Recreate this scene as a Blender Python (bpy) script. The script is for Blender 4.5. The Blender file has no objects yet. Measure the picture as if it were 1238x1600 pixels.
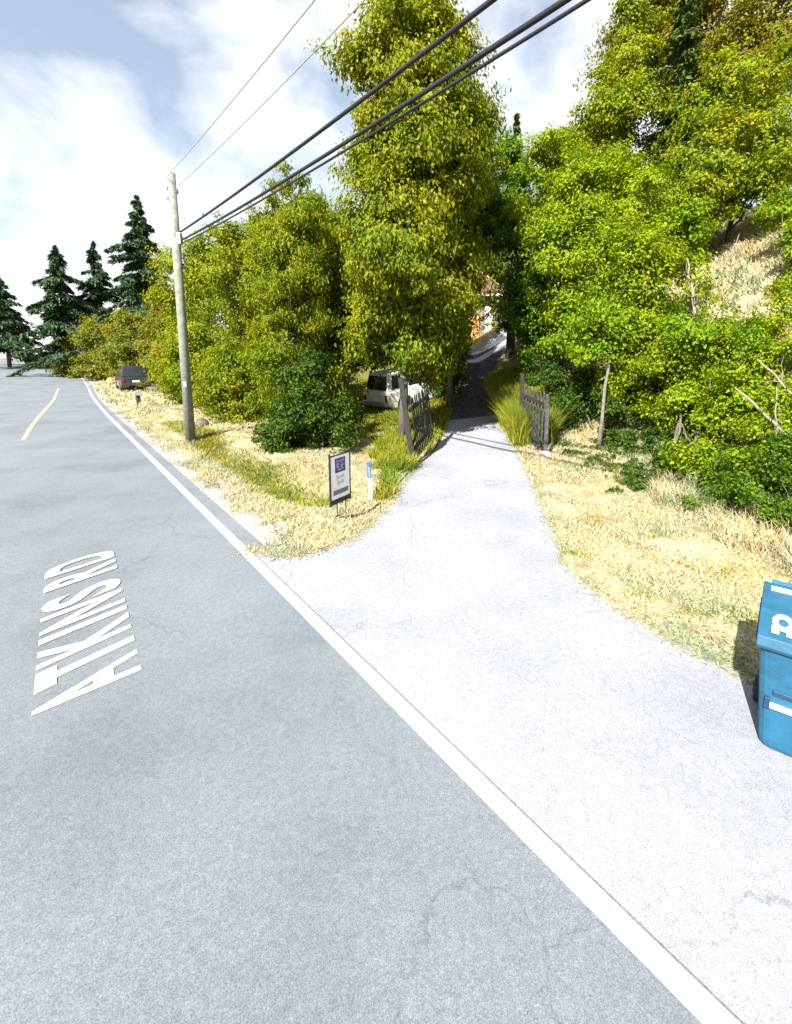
import bpy, bmesh, math, random
import numpy as np
from mathutils import Vector, Matrix

R = math.radians
scene = bpy.context.scene
col = scene.collection
rng = np.random.default_rng(7)
random.seed(7)

# ------------------------------------------------------------------ camera
cam_d = bpy.data.cameras.new('camera')
cam = bpy.data.objects.new('camera', cam_d)
col.objects.link(cam)
cam.location = (0, 0, 2.5)
cam.rotation_euler = (R(90 - 8.3), 0, 0)
cam_d.sensor_fit = 'HORIZONTAL'
cam_d.sensor_width = 36.0
cam_d.lens = 717 / 1238 * 36
# the street-view frame's optical centre is not the sheet's centre: a plain lens shift
SHIFT_BASE = 1238
cam_d.shift_x = -35 / SHIFT_BASE
cam_d.shift_y = -140 / SHIFT_BASE
cam_d.clip_end = 6000
scene.camera = cam

# ------------------------------------------------------------------ light
SUN_EL = R(40)
SHADOW = Vector((0.50, 0.866))            # direction in which shadows fall on the ground
sun_d = bpy.data.lights.new('sun', 'SUN')
sun_d.energy = 4.6
sun_d.angle = R(0.53)
sun_d.color = (1.0, 0.955, 0.88)
sun = bpy.data.objects.new('sun', sun_d)
col.objects.link(sun)
ld = Vector((SHADOW.x * math.cos(SUN_EL), SHADOW.y * math.cos(SUN_EL), -math.sin(SUN_EL)))
sun.rotation_euler = ld.to_track_quat('-Z', 'Y').to_euler()
sun.location = (-20, -30, 40)

world = bpy.data.worlds.new('World')
scene.world = world
world.use_nodes = True
wn, wl = world.node_tree.nodes, world.node_tree.links
wn.clear()
sky = wn.new('ShaderNodeTexSky'); sky.sky_type = 'NISHITA'; sky.sun_disc = False
sky.sun_elevation = SUN_EL
sky.sun_rotation = math.atan2(-SHADOW.x, -SHADOW.y)
sky.air_density = 1.3; sky.dust_density = 0.6; sky.ozone_density = 1.0
tc = wn.new('ShaderNodeTexCoord')
mp = wn.new('ShaderNodeMapping'); mp.inputs['Scale'].default_value = (1.0, 1.0, 1.7)
mp.inputs['Location'].default_value = (0.35, 0.1, 0.4)
nz = wn.new('ShaderNodeTexNoise'); nz.inputs['Scale'].default_value = 3.1
nz.inputs['Detail'].default_value = 7; nz.inputs['Roughness'].default_value = 0.52
nz.inputs['Distortion'].default_value = 0.25
rp = wn.new('ShaderNodeValToRGB')
rp.color_ramp.elements[0].position = 0.40; rp.color_ramp.elements[1].position = 0.56
rp.color_ramp.elements[0].color = (0.24, 0.24, 0.24, 1); rp.color_ramp.elements[1].color = (1, 1, 1, 1)
mixc = wn.new('ShaderNodeMix'); mixc.data_type = 'RGBA'
mixc.inputs['B'].default_value = (6.4, 6.5, 6.8, 1)
bg = wn.new('ShaderNodeBackground'); bg.inputs['Strength'].default_value = 0.050
wo = wn.new('ShaderNodeOutputWorld')
wl.new(tc.outputs['Generated'], mp.inputs['Vector']); wl.new(mp.outputs['Vector'], nz.inputs['Vector'])
wl.new(nz.outputs['Fac'], rp.inputs['Fac']); wl.new(rp.outputs['Color'], mixc.inputs['Factor'])
wl.new(sky.outputs['Color'], mixc.inputs['A']); wl.new(mixc.outputs['Result'], bg.inputs['Color'])
wl.new(bg.outputs['Background'], wo.inputs['Surface'])

vs = scene.view_settings
vs.view_transform = 'Standard'; vs.look = 'None'; vs.gamma = 1.0; vs.use_curve_mapping = False
vs.exposure = 1.9
scene.cycles.max_bounces = 6
scene.cycles.transparent_max_bounces = 8

# ------------------------------------------------------------------ helpers
def tag(o, label=None, cat=None, group=None, kind=None):
    if label: o['label'] = label
    if cat: o['category'] = cat
    if group: o['group'] = group
    if kind: o['kind'] = kind
    return o

def empty(name, loc=(0, 0, 0), rot=(0, 0, 0)):
    o = bpy.data.objects.new(name, None); col.objects.link(o)
    o.location = loc; o.rotation_euler = rot; o.empty_display_size = 0.2
    return o

def link_mesh(name, me, mat=None, parent=None, smooth=False):
    o = bpy.data.objects.new(name, me); col.objects.link(o)
    if mat and not me.materials: me.materials.append(mat)
    if parent: o.parent = parent
    if smooth and len(me.polygons): me.polygons.foreach_set('use_smooth', [True] * len(me.polygons))
    return o

def np_mesh(name, verts, faces, k):
    """verts (N,3), faces (M,k) numpy -> mesh"""
    me = bpy.data.meshes.new(name)
    nv, nf = len(verts), len(faces)
    me.vertices.add(nv); me.vertices.foreach_set('co', np.ascontiguousarray(verts, dtype=np.float32).ravel())
    me.loops.add(nf * k); me.loops.foreach_set('vertex_index', np.ascontiguousarray(faces, dtype=np.int32).ravel())
    me.polygons.add(nf)
    me.polygons.foreach_set('loop_start', np.arange(0, nf * k, k, dtype=np.int32))
    me.polygons.foreach_set('loop_total', np.full(nf, k, dtype=np.int32))
    me.update(calc_edges=True)
    return me

class MB:
    """collects simple shapes for one mesh object"""
    def __init__(s): s.v = []; s.f = []
    def add(s, vs, fs):
        b = len(s.v); s.v += [tuple(v) for v in vs]; s.f += [tuple(i + b for i in f) for f in fs]; return s
    def box(s, c, d, rot=None, taper=1.0):
        x, y, z = d[0] / 2, d[1] / 2, d[2] / 2
        vs = [Vector(p) for p in ((-x, -y, -z), (x, -y, -z), (x, y, -z), (-x, y, -z),
              (-x * taper, -y * taper, z), (x * taper, -y * taper, z), (x * taper, y * taper, z), (-x * taper, y * taper, z))]
        m = rot or Matrix.Identity(3)
        return s.add([m @ v + Vector(c) for v in vs],
                     [(0, 3, 2, 1), (4, 5, 6, 7), (0, 1, 5, 4), (1, 2, 6, 5), (2, 3, 7, 6), (3, 0, 4, 7)])
    def tube(s, pts, rad, seg=8, cap=True):
        pts = [Vector(p) for p in pts]; n = len(pts)
        if not hasattr(rad, '__len__'): rad = [rad] * n
        vs = []; fs = []
        for i, p in enumerate(pts):
            t = (pts[min(i + 1, n - 1)] - pts[max(i - 1, 0)]).normalized()
            a = t.cross(Vector((0.13, 0.97, 0.2)))
            if a.length < 0.1: a = t.cross(Vector((1, 0, 0)))
            a.normalize(); b = t.cross(a)
            for k in range(seg):
                w = 2 * math.pi * k / seg
                vs.append(p + (a * math.cos(w) + b * math.sin(w)) * rad[i])
        for i in range(n - 1):
            for k in range(seg):
                k2 = (k + 1) % seg
                fs.append((i * seg + k, i * seg + k2, (i + 1) * seg + k2, (i + 1) * seg + k))
        if cap: fs += [tuple(range(seg))[::-1], tuple((n - 1) * seg + k for k in range(seg))]
        return s.add(vs, fs)
    def prism(s, poly, y0, y1, top_in=None):
        """poly in (x,z), extruded along y; optional function inset(z)->dy"""
        n = len(poly); ins = top_in or (lambda z: 0)
        vs = [(x, y0 + ins(z), z) for x, z in poly] + [(x, y1 - ins(z), z) for x, z in poly]
        fs = [tuple(range(n)), tuple(range(2 * n - 1, n - 1, -1))]
        fs += [(i, i + n, (i + 1) % n + n, (i + 1) % n) for i in range(n)]
        return s.add(vs, fs)
    def build(s, name, mat, parent=None, bevel=0, smooth=False, seg=2):
        me = bpy.data.meshes.new(name); me.from_pydata(s.v, [], s.f); me.validate()
        bm = bmesh.new(); bm.from_mesh(me); bmesh.ops.recalc_face_normals(bm, faces=bm.faces); bm.to_mesh(me); bm.free()
        o = link_mesh(name, me, mat, parent, smooth)
        if bevel:
            m = o.modifiers.new('bevel', 'BEVEL'); m.width = bevel; m.segments = seg; m.limit_method = 'ANGLE'; m.angle_limit = R(35)
        return o

def new_mat(name):
    m = bpy.data.materials.new(name); m.use_nodes = True
    nt = m.node_tree; b = nt.nodes['Principled BSDF']
    return m, nt.nodes, nt.links, b

def noise_node(n, l, scale, detail=4, rough=0.55, coord='Object', vec=None):
    t = n.new('ShaderNodeTexNoise'); t.inputs['Scale'].default_value = scale
    t.inputs['Detail'].default_value = detail; t.inputs['Roughness'].default_value = rough
    if vec is None:
        c = n.new('ShaderNodeTexCoord'); l.new(c.outputs[coord], t.inputs['Vector'])
    else: l.new(vec, t.inputs['Vector'])
    return t

def ramp(n, l, src, stops):
    r = n.new('ShaderNodeValToRGB'); e = r.color_ramp.elements
    while len(e) < len(stops): e.new(0.5)
    for k, (p, c) in enumerate(stops): e[k].position = p; e[k].color = (*c, 1)
    l.new(src, r.inputs['Fac']); return r

def mix(n, l, fac, a, b, mode='MIX'):
    m = n.new('ShaderNodeMix'); m.data_type = 'RGBA'; m.blend_type = mode
    for sock, val in (('Factor', fac), ('A', a), ('B', b)):
        if isinstance(val, (int, float)): m.inputs[sock].default_value = val
        elif isinstance(val, tuple): m.inputs[sock].default_value = (*val, 1)
        else: l.new(val, m.inputs[sock])
    return m.outputs['Result']

def bump(n, l, b, src, strength, dist):
    u = n.new('ShaderNodeBump'); u.inputs['Strength'].default_value = strength; u.inputs['Distance'].default_value = dist
    l.new(src, u.inputs['Height']); l.new(u.outputs['Normal'], b.inputs['Normal'])

def simple(name, c, rough=0.6, metal=0.0, var=0.18, scale=6.0, bmp=0.0, coat=0.0):
    m, n, l, b = new_mat(name)
    t = noise_node(n, l, scale, 5)
    r = ramp(n, l, t.outputs['Fac'], [(0.3, tuple(x * (1 - var) for x in c)), (0.7, tuple(min(1, x * (1 + var)) for x in c))])
    l.new(r.outputs['Color'], b.inputs['Base Color'])
    b.inputs['Roughness'].default_value = rough; b.inputs['Metallic'].default_value = metal
    b.inputs['Coat Weight'].default_value = coat
    if bmp:
        t2 = noise_node(n, l, scale * 9, 4); bump(n, l, b, t2.outputs['Fac'], bmp, 0.01)
    return m

def asphalt(name, c, crack, stain):
    m, n, l, b = new_mat(name)
    fine = noise_node(n, l, 170, 3, 0.8)
    mid = noise_node(n, l, 22, 4, 0.7)
    big = noise_node(n, l, 0.55, 6, 0.6)
    r1 = ramp(n, l, fine.outputs['Fac'], [(0.30, tuple(x * 0.5 for x in c)), (0.5, c), (0.72, tuple(min(1, x * 1.6) for x in c))])
    r2 = ramp(n, l, mid.outputs['Fac'], [(0.3, (0.86,) * 3), (0.7, (1.12,) * 3)])
    r3 = ramp(n, l, big.outputs['Fac'], [(0.33, (1 - stain,) * 3), (0.5, (1, 1, 1)), (0.72, (1 + stain * 0.7,) * 3)])
    x = mix(n, l, 1.0, r1.outputs['Color'], r2.outputs['Color'], 'MULTIPLY')
    x = mix(n, l, 1.0, x, r3.outputs['Color'], 'MULTIPLY')
    if crack:
        cw = noise_node(n, l, 2.2, 8, 0.6)
        co = n.new('ShaderNodeTexCoord')
        va = n.new('ShaderNodeMixRGB'); va.blend_type = 'LINEAR_LIGHT'; va.inputs['Fac'].default_value = 0.30
        l.new(co.outputs['Object'], va.inputs['Color1']); l.new(cw.outputs['Color'], va.inputs['Color2'])
        vo = n.new('ShaderNodeTexVoronoi'); vo.feature = 'DISTANCE_TO_EDGE'; vo.inputs['Scale'].default_value = 0.42
        l.new(va.outputs['Color'], vo.inputs['Vector'])
        cr = ramp(n, l, vo.outputs['Distance'], [(0.0, (0.50,) * 3), (0.0025, (0.62,) * 3), (0.005, (1, 1, 1))])
        gate = noise_node(n, l, 0.5, 2)
        gr = ramp(n, l, gate.outputs['Fac'], [(0.44, (0, 0, 0)), (0.56, (1, 1, 1))])
        cc = mix(n, l, gr.outputs['Color'], (1.0, 1.0, 1.0), cr.outputs['Color'])
        x = mix(n, l, crack, x, mix(n, l, 1.0, x, cc, 'MULTIPLY'))
    l.new(x, b.inputs['Base Color'])
    b.inputs['Roughness'].default_value = 0.92; b.inputs['Specular IOR Level'].default_value = 0.25
    bump(n, l, b, fine.outputs['Fac'], 0.35, 0.006)
    return m

def leaf_mat(name, dark, mid, light, accent=None, trans=0.45, rough=0.7, nscale=0.55):
    m, n, l, b = new_mat(name)
    g = n.new('ShaderNodeNewGeometry')
    stops = [(0.0, dark), (0.5, mid), (0.93, light)]
    if accent: stops.append((0.985, accent))
    r = ramp(n, l, g.outputs['Random Per Island'], stops)
    big = noise_node(n, l, nscale, 4, 0.6)
    r2 = ramp(n, l, big.outputs['Fac'], [(0.34, (0.66, 0.90, 0.80)), (0.52, (1.02, 1.04, 1)), (0.70, (1.34, 1.18, 0.9))])
    x = mix(n, l, 1.0, r.outputs['Color'], r2.outputs['Color'], 'MULTIPLY')
    l.new(x, b.inputs['Base Color']); b.inputs['Roughness'].default_value = rough
    b.inputs['Specular IOR Level'].default_value = 0.15
    tr = n.new('ShaderNodeBsdfTranslucent')
    y = mix(n, l, 1.0, x, (1.25, 1.25, 0.5), 'MULTIPLY'); l.new(y, tr.inputs['Color'])
    ms = n.new('ShaderNodeMixShader'); ms.inputs['Fac'].default_value = trans
    out = n['Material Output']
    l.new(b.outputs['BSDF'], ms.inputs[1]); l.new(tr.outputs['BSDF'], ms.inputs[2]); l.new(ms.outputs['Shader'], out.inputs['Surface'])
    return m

M = {}
M['road'] = asphalt('road_asphalt', (0.128, 0.144, 0.162), 0.6, 0.2)
M['drive'] = asphalt('driveway_asphalt', (0.225, 0.236, 0.268), 0.75, 0.15)
M['gravel'] = asphalt('shoulder_gravel', (0.235, 0.235, 0.225), 0, 0.25)
M['bark'] = simple('bark', (0.095, 0.08, 0.065), 0.9, 0, 0.45, 9, 0.8)
M['pale_bark'] = simple('pale_bark', (0.12, 0.112, 0.10), 0.9, 0, 0.35, 9, 0.7)
M['dead_wood'] = simple('dead_wood', (0.20, 0.165, 0.13), 0.9, 0, 0.3, 12, 0.5)
M['pole'] = simple('pole_wood', (0.155, 0.172, 0.14), 0.85, 0, 0.3, 7, 0.5)
M['grey_wood'] = simple('weathered_wood', (0.042, 0.043, 0.048), 0.85, 0, 0.75, 14, 0.6)
M['old_wood'] = simple('old_gate_wood', (0.019, 0.020, 0.021), 0.85, 0, 0.5, 14, 0.6)
M['dark_wood'] = simple('dark_wood', (0.015, 0.015, 0.015), 0.85, 0, 0.4, 12, 0.6)
M['concrete'] = simple('concrete', (0.42, 0.41, 0.38), 0.9, 0, 0.2, 10, 0.4)
M['black_metal'] = simple('black_metal', (0.015, 0.016, 0.017), 0.5, 0.3, 0.2)
M['galv'] = simple('galvanised_metal', (0.4, 0.42, 0.43), 0.5, 0.7, 0.15)
M['rubber'] = simple('black_rubber', (0.012, 0.012, 0.013), 0.7, 0, 0.2)
M['cable'] = simple('cable_black', (0.008, 0.009, 0.012), 0.9, 0, 0.2)
M['white_panel'] = simple('white_panel', (0.78, 0.78, 0.80), 0.5, 0, 0.04)
M['navy'] = simple('navy_print', (0.025, 0.028, 0.085), 0.5, 0, 0.1)
M['lilac'] = simple('lilac_print', (0.28, 0.27, 0.50), 0.5, 0, 0.1)
M['grey_print'] = simple('grey_print', (0.45, 0.47, 0.49), 0.5, 0, 0.1)
M['slate_print'] = simple('slate_print', (0.10, 0.14, 0.17), 0.5, 0, 0.25, 20)
M['post_blue'] = simple('post_blue', (0.03, 0.10, 0.42), 0.45, 0, 0.12)
M['white_plastic'] = simple('white_plastic', (0.75, 0.76, 0.75), 0.45, 0, 0.06)
M['bin_blue'] = simple('bin_blue', (0.007, 0.080, 0.150), 0.6, 0, 0.30, 5, 0.25)
M['bin_dark'] = simple('bin_dark_blue', (0.004, 0.028, 0.075), 0.6, 0, 0.10, 40, 0.1)
M['car_white'] = simple('car_white_paint', (0.72, 0.73, 0.72), 0.3, 0, 0.05, 3, 0, 0.6)
M['car_dark'] = simple('car_dark_paint', (0.018, 0.027, 0.030), 0.28, 0.2, 0.1, 3, 0, 0.7)
M['car_trim'] = simple('car_trim', (0.025, 0.026, 0.028), 0.6, 0, 0.15)
M['rim'] = simple('wheel_rim', (0.38, 0.39, 0.40), 0.35, 0.8, 0.1)
M['red_lens'] = simple('red_lens', (0.28, 0.012, 0.01), 0.25, 0, 0.1)
M['clear_lens'] = simple('clear_lens', (0.62, 0.63, 0.62), 0.2, 0, 0.1)
M['glass'] = simple('dark_glass', (0.018, 0.023, 0.024), 0.06, 0, 0.1)
M['roof_tile'] = simple('roof_tile', (0.135, 0.062, 0.040), 0.85, 0, 0.35, 8, 0.5)
M['siding'] = simple('brown_siding', (0.16, 0.12, 0.085), 0.85, 0, 0.2, 6, 0.3)
M['cedar'] = simple('cedar_door', (0.50, 0.21, 0.06), 0.6, 0, 0.25, 10)
M['stone'] = simple('pale_stone', (0.24, 0.24, 0.235), 0.9, 0, 0.3, 12, 0.5)

def paint_mat(name, c):
    m, n, l, b = new_mat(name)
    w = noise_node(n, l, 42, 7, 0.8); r = ramp(n, l, w.outputs['Fac'], [(0.36, (0.13, 0.145, 0.16)), (0.41, tuple(x * 0.75 for x in c)), (0.62, c)])
    l.new(r.outputs['Color'], b.inputs['Base Color']); b.inputs['Roughness'].default_value = 0.7
    f = noise_node(n, l, 95, 3, 0.75); bump(n, l, b, f.outputs['Fac'], 0.25, 0.004)
    return m
M['paint'] = paint_mat('road_paint_white', (0.45, 0.46, 0.47))
M['paint_y'] = paint_mat('road_paint_yellow', (0.46, 0.40, 0.20))

M['leaf_olive'] = leaf_mat('leaf_olive', (0.060, 0.084, 0.004), (0.156, 0.186, 0.006), (0.240, 0.255, 0.009), (0.27, 0.23, 0.015))
M['leaf_yellow'] = leaf_mat('leaf_yellowgreen', (0.066, 0.096, 0.004), (0.168, 0.210, 0.006), (0.250, 0.280, 0.009), (0.30, 0.21, 0.02))
M['leaf_far'] = leaf_mat('leaf_far', (0.080, 0.092, 0.014), (0.155, 0.168, 0.018), (0.22, 0.225, 0.03), (0.28, 0.17, 0.04), nscale=0.35)
M['leaf_bright'] = leaf_mat('leaf_bright', (0.072, 0.120, 0.003), (0.172, 0.238, 0.004), (0.255, 0.315, 0.007), (0.27, 0.27, 0.02))
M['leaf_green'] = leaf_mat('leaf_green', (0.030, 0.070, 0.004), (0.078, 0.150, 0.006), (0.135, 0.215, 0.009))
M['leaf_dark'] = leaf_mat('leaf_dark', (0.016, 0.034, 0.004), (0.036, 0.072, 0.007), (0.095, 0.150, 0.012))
M['leaf_russet'] = leaf_mat('leaf_russet', (0.080, 0.082, 0.008), (0.160, 0.160, 0.012), (0.23, 0.205, 0.02), (0.33, 0.14, 0.03))
M['needle'] = leaf_mat('needle_dark', (0.016, 0.038, 0.020), (0.034, 0.068, 0.034), (0.062, 0.105, 0.048), trans=0.12)  # lifted tone, distance haze is put into the needle colour
M['needle_green'] = leaf_mat('needle_green', (0.016, 0.034, 0.005), (0.038, 0.068, 0.008), (0.085, 0.115, 0.012), trans=0.15)
M['straw'] = leaf_mat('dry_grass', (0.235, 0.19, 0.105), (0.395, 0.345, 0.225), (0.50, 0.465, 0.345), trans=0.25, rough=0.7, nscale=0.9)
M['shade_fill'] = leaf_mat('shade_leaf_bits', (0.014, 0.013, 0.008), (0.022, 0.020, 0.012), (0.036, 0.030, 0.016), trans=.1)  # near-black leaf tone that carries the shade on the upper drive
M['greengrass'] = leaf_mat('green_grass', (0.095, 0.115, 0.008), (0.180, 0.200, 0.012), (0.27, 0.265, 0.03), (0.38, 0.31, 0.10), trans=0.3, nscale=0.9)

# ------------------------------------------------------------------ terrain
def sst(a, b, x):
    t = np.clip((x - a) / (b - a), 0, 1); return t * t * (3 - 2 * t)

def road_rise(s): return .0012 * np.clip(np.asarray(s, dtype=float) - 38, 0, 42) ** 2

def height(x, y):
    x = np.asarray(x, dtype=float); y = np.asarray(y, dtype=float)
    n = .7804 * x + .6247 * y; s = -.6247 * x + .7804 * y
    far = 1 - sst(45, 75, np.abs(s))
    z = np.where(n > 6, np.where(n < 14, .0135 * (n - 6) ** 2, .864 + .216 * (np.minimum(n, 30) - 14)), 0) * far
    d = np.maximum(x - (4.6 - 1.2 * sst(11, 14, y)), 0)
    z = z + 6.3 * (1 - np.exp(-(d / 7) ** 1.5)) * sst(1.5, 6, y) * (1 - sst(60, 90, d))
    z = z - .46 * np.exp(-((n - 3.5) / .52) ** 2) * sst(6.3, 8.5, s) * (1 - sst(13, 16, s))
    return z + road_rise(s)
def hz(x, y): return float(height(x, y))

# driveway edges (x, y), from the road up to the house
DL = [(-2.19, 5.66), (-1.77, 5.46), (-1.41, 5.49), (-1.06, 5.85), (-0.92, 6.15), (-0.82, 6.42), (-0.72, 6.69), (-0.60, 7.2), (-0.5, 7.7), (-0.4, 8.18),
      (-0.17, 9.4), (0.09, 10.72), (0.40, 11.9), (0.67, 13.08), (0.91, 15.09), (1.2, 16.78), (1.75, 20.5), (2.3, 24), (2.9, 27), (3.0, 31)]
DR = [(5.585, -4.05), (6.4, -4.6), (7.3, -4.4), (8.0, -3.6), (5.4, -0.2), (3.4, 2.2), (2.72, 3.1), (2.59, 3.42), (2.37, 3.66), (2.15, 3.95),
      (1.90, 4.62), (1.82, 5.46), (2.03, 7.12), (2.36, 9.4), (2.52, 12.71), (2.62, 15.85), (3.1, 20.5), (3.9, 24), (5.0, 27), (6.5, 31)]
def chaikin_pair(A, B, it=2):
    A = np.array(A, float); B = np.array(B, float)
    for _ in range(it):
        def f(P):
            q = P[:-1] * .75 + P[1:] * .25; r = P[:-1] * .25 + P[1:] * .75
            o = np.empty((2 * len(q) + 2, 2)); o[0] = P[0]; o[-1] = P[-1]; o[1:-1:2] = q; o[2:-1:2] = r; return o
        A, B = f(A), f(B)
    return A, B
DLs, DRs = chaikin_pair(DL, DR)
DLs = DLs + rng.normal(0, .018, DLs.shape); DRs = DRs + rng.normal(0, .018, DRs.shape)
DRIVE_POLY = np.vstack([DLs, DRs[::-1]])

def in_poly(x, y, P):
    x = np.asarray(x); y = np.asarray(y); ins = np.zeros(x.shape, bool)
    j = len(P) - 1
    for i in range(len(P)):
        xi, yi, xj, yj = P[i, 0], P[i, 1], P[j, 0], P[j, 1]
        c = ((yi > y) != (yj > y)) & (x < (xj - xi) * (y - yi) / (yj - yi + 1e-12) + xi)
        ins ^= c; j = i
    return ins

# road centre path in (n offset): straight, then bending left
DV = np.array([-.6247, .7804]); NV = np.array([.7804, .6247])
path = [NV * 0.0 + DV * s for s in np.arange(-30, 24, 2.0)]
ang = math.atan2(DV[1], DV[0]); p = path[-1].copy(); k = 0
while k < 55:
    turn = -0.004 if k < 10 else (0.006 if k < 16 else 0.022)
    ang += turn; p = p + 2.0 * np.array([math.cos(ang), math.sin(ang)]); path.append(p.copy()); k += 1
path = np.array(path)
tan = np.gradient(path, axis=0); tan /= np.linalg.norm(tan, axis=1)[:, None]
nor = np.stack([tan[:, 1], -tan[:, 0]], 1)
def strip(name, o0, o1, z, mat, i0=0, i1=None, cols=2, wob=0.0, drift=None):
    P = path[i0:i1]; Nn = nor[i0:i1]; m = len(P)
    vs = []; fs = []
    for i in range(m):
        for c in range(cols + 1):
            f = c / cols; o = o0 + (o1 - o0) * f + (drift(float(P[i] @ DV)) if drift else 0)
            if wob and c == cols: o += rng.normal(0, wob)
            q = P[i] + Nn[i] * o; vs.append((q[0], q[1], z + float(road_rise(q @ DV))))
    w = cols + 1
    for i in range(m - 1):
        for c in range(cols): fs.append((i * w + c, i * w + c + 1, (i + 1) * w + c + 1, (i + 1) * w + c))
    me = bpy.data.meshes.new(name); me.from_pydata(vs, [], fs)
    return link_mesh(name, me, mat)

def road_dist(x, y):
    """signed offset from the road centre path (positive = right) , nearest point"""
    q = np.stack([np.ravel(x), np.ravel(y)], 1); out = np.empty(len(q))
    for a in range(0, len(q), 20000):
        d = q[a:a + 20000, None, :] - path[None]; k = np.argmin((d ** 2).sum(2), 1)
        out[a:a + 20000] = ((q[a:a + 20000] - path[k]) * nor[k]).sum(1)
    return out.reshape(np.shape(x))

def axis(lo, hi, a, b, fine, grow=1.28):
    v = list(np.arange(a, b + 1e-6, fine)); st = fine
    while v[-1] < hi: st *= grow; v.append(v[-1] + st)
    st = fine
    while v[0] > lo: st *= grow; v.insert(0, v[0] - st)
    return np.array(v)
gx = axis(-2500, 2500, -12, 13, .18); gy = axis(-1200, 3500, 1.0, 24, .18)
X, Y = np.meshgrid(gx, gy)
Z = height(X, Y)
rd = road_dist(X, Y)
ind = in_poly(X, Y, DRIVE_POLY)
wob = .035 * np.sin(X * 2.3 + 1.3 * np.sin(Y * 1.7)) * np.sin(Y * 2.9 + X) + .02 * np.sin(X * 6.1 + Y * 4.3)
inside_road = (rd > -4.7) & (rd < 2.4)
Z = Z + np.where(ind | inside_road, 0, wob * sst(0, .8, rd - 2.3) + .015)
Z = np.where(ind | inside_road, Z - .06, Z)
idx = np.arange(X.size).reshape(X.shape)
F4 = np.stack([idx[:-1, :-1], idx[:-1, 1:], idx[1:, 1:], idx[1:, :-1]], -1).reshape(-1, 4)
gme = np_mesh('ground', np.stack([X, Y, Z], -1).reshape(-1, 3), F4, 4)
nn = .7804 * X + .6247 * Y; sss = -.6247 * X + .7804 * Y
green = np.exp(-((nn - 3.55) / .45) ** 2) * sst(6.8, 8.5, sss) * (1 - sst(17, 19, sss))
green = np.maximum(green, sst(7.2, 8.8, nn) * (X < 1.2) * 1.0 * (rd > 3))
green = np.maximum(green, .8 * sst(11.5, 13, Y) * (X > 2.2) * (X < 5))
soil = sst(4.4, 5.2, X) * (Y > 3) * (1 - sst(7.4, 8.6, X)) * .8
for nm, arr in (('green', green), ('soil', soil)):
    at = gme.attributes.new(nm, 'FLOAT', 'POINT'); at.data.foreach_set('value', arr.ravel().astype(np.float32))
gme.polygons.foreach_set('use_smooth', [True] * len(gme.polygons))
m, n, l, b = new_mat('verge_ground')
f1 = noise_node(n, l, 26, 5, 0.7); f2 = noise_node(n, l, 1.7, 5, 0.62); f3 = noise_node(n, l, 80, 3, .7)
straw = ramp(n, l, f1.outputs['Fac'], [(0.30, (0.17, 0.13, 0.075)), (0.5, (0.36, 0.315, 0.205)), (0.72, (0.50, 0.46, 0.34))])
patch = ramp(n, l, f2.outputs['Fac'], [(0.36, (0.62, 0.52, 0.42)), (0.48, (0.98, 0.95, 0.9)), (0.7, (1.2, 1.2, 1.2))])
x = mix(n, l, 1.0, straw.outputs['Color'], patch.outputs['Color'], 'MULTIPLY')
ga = n.new('ShaderNodeAttribute'); ga.attribute_name = 'green'
sa = n.new('ShaderNodeAttribute'); sa.attribute_name = 'soil'
gcol = ramp(n, l, f1.outputs['Fac'], [(0.3, (0.06, 0.065, 0.010)), (0.7, (0.135, 0.13, 0.025))])
scol = ramp(n, l, f1.outputs['Fac'], [(0.3, (0.085, 0.065, 0.042)), (0.7, (0.22, 0.165, 0.095))])
x = mix(n, l, ga.outputs['Fac'], x, gcol.outputs['Color']); x = mix(n, l, sa.outputs['Fac'], x, scol.outputs['Color'])
l.new(x, b.inputs['Base Color']); b.inputs['Roughness'].default_value = 0.95; b.inputs['Specular IOR Level'].default_value = 0.1
bump(n, l, b, f3.outputs['Fac'], 0.7, 0.02)
tag(link_mesh('ground', gme, m), kind='structure')

tag(strip('road', -4.6, 2.02, .004, M['road'], cols=6), kind='structure')
tag(strip('gravel_shoulder', 2.0, 2.55, .0005, M['gravel'], i0=17, i1=48, cols=2, wob=.06), kind='structure')
tag(strip('edge_line', 1.70, 1.815, .008, M['paint'], i1=45), 'long white painted line along the right edge of the road', 'road line')
tag(strip('centre_line', -0.25, -0.14, .008, M['paint_y'], i0=24, i1=38, drift=lambda q: .12 - .75 * (1 - float(sst(15, 36, q)))), 'pale yellow painted centre line at the far left of the road', 'road line')

# driveway sheet
from mathutils.geometry import delaunay_2d_cdt
px, py = np.meshgrid(np.arange(-3, 9, .28), np.arange(-6, 32, .28)); px = px.ravel() + rng.uniform(-.03, .03, px.size); py = py.ravel() + rng.uniform(-.03, .03, py.size)
kp = in_poly(px, py, DRIVE_POLY); nb_ = len(DRIVE_POLY)
pts2 = [Vector(q) for q in DRIVE_POLY] + [Vector((a, b_)) for a, b_ in zip(px[kp], py[kp])]
v2, e2, f2_, *_ = delaunay_2d_cdt(pts2, [(i, (i + 1) % nb_) for i in range(nb_)], [], 1, 1e-5)
me = bpy.data.meshes.new('driveway'); me.from_pydata([(q.x, q.y, hz(q.x, q.y) + .010) for q in v2], [], f2_)
tag(link_mesh('driveway', me, M['drive'], smooth=True), kind='structure')

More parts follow.
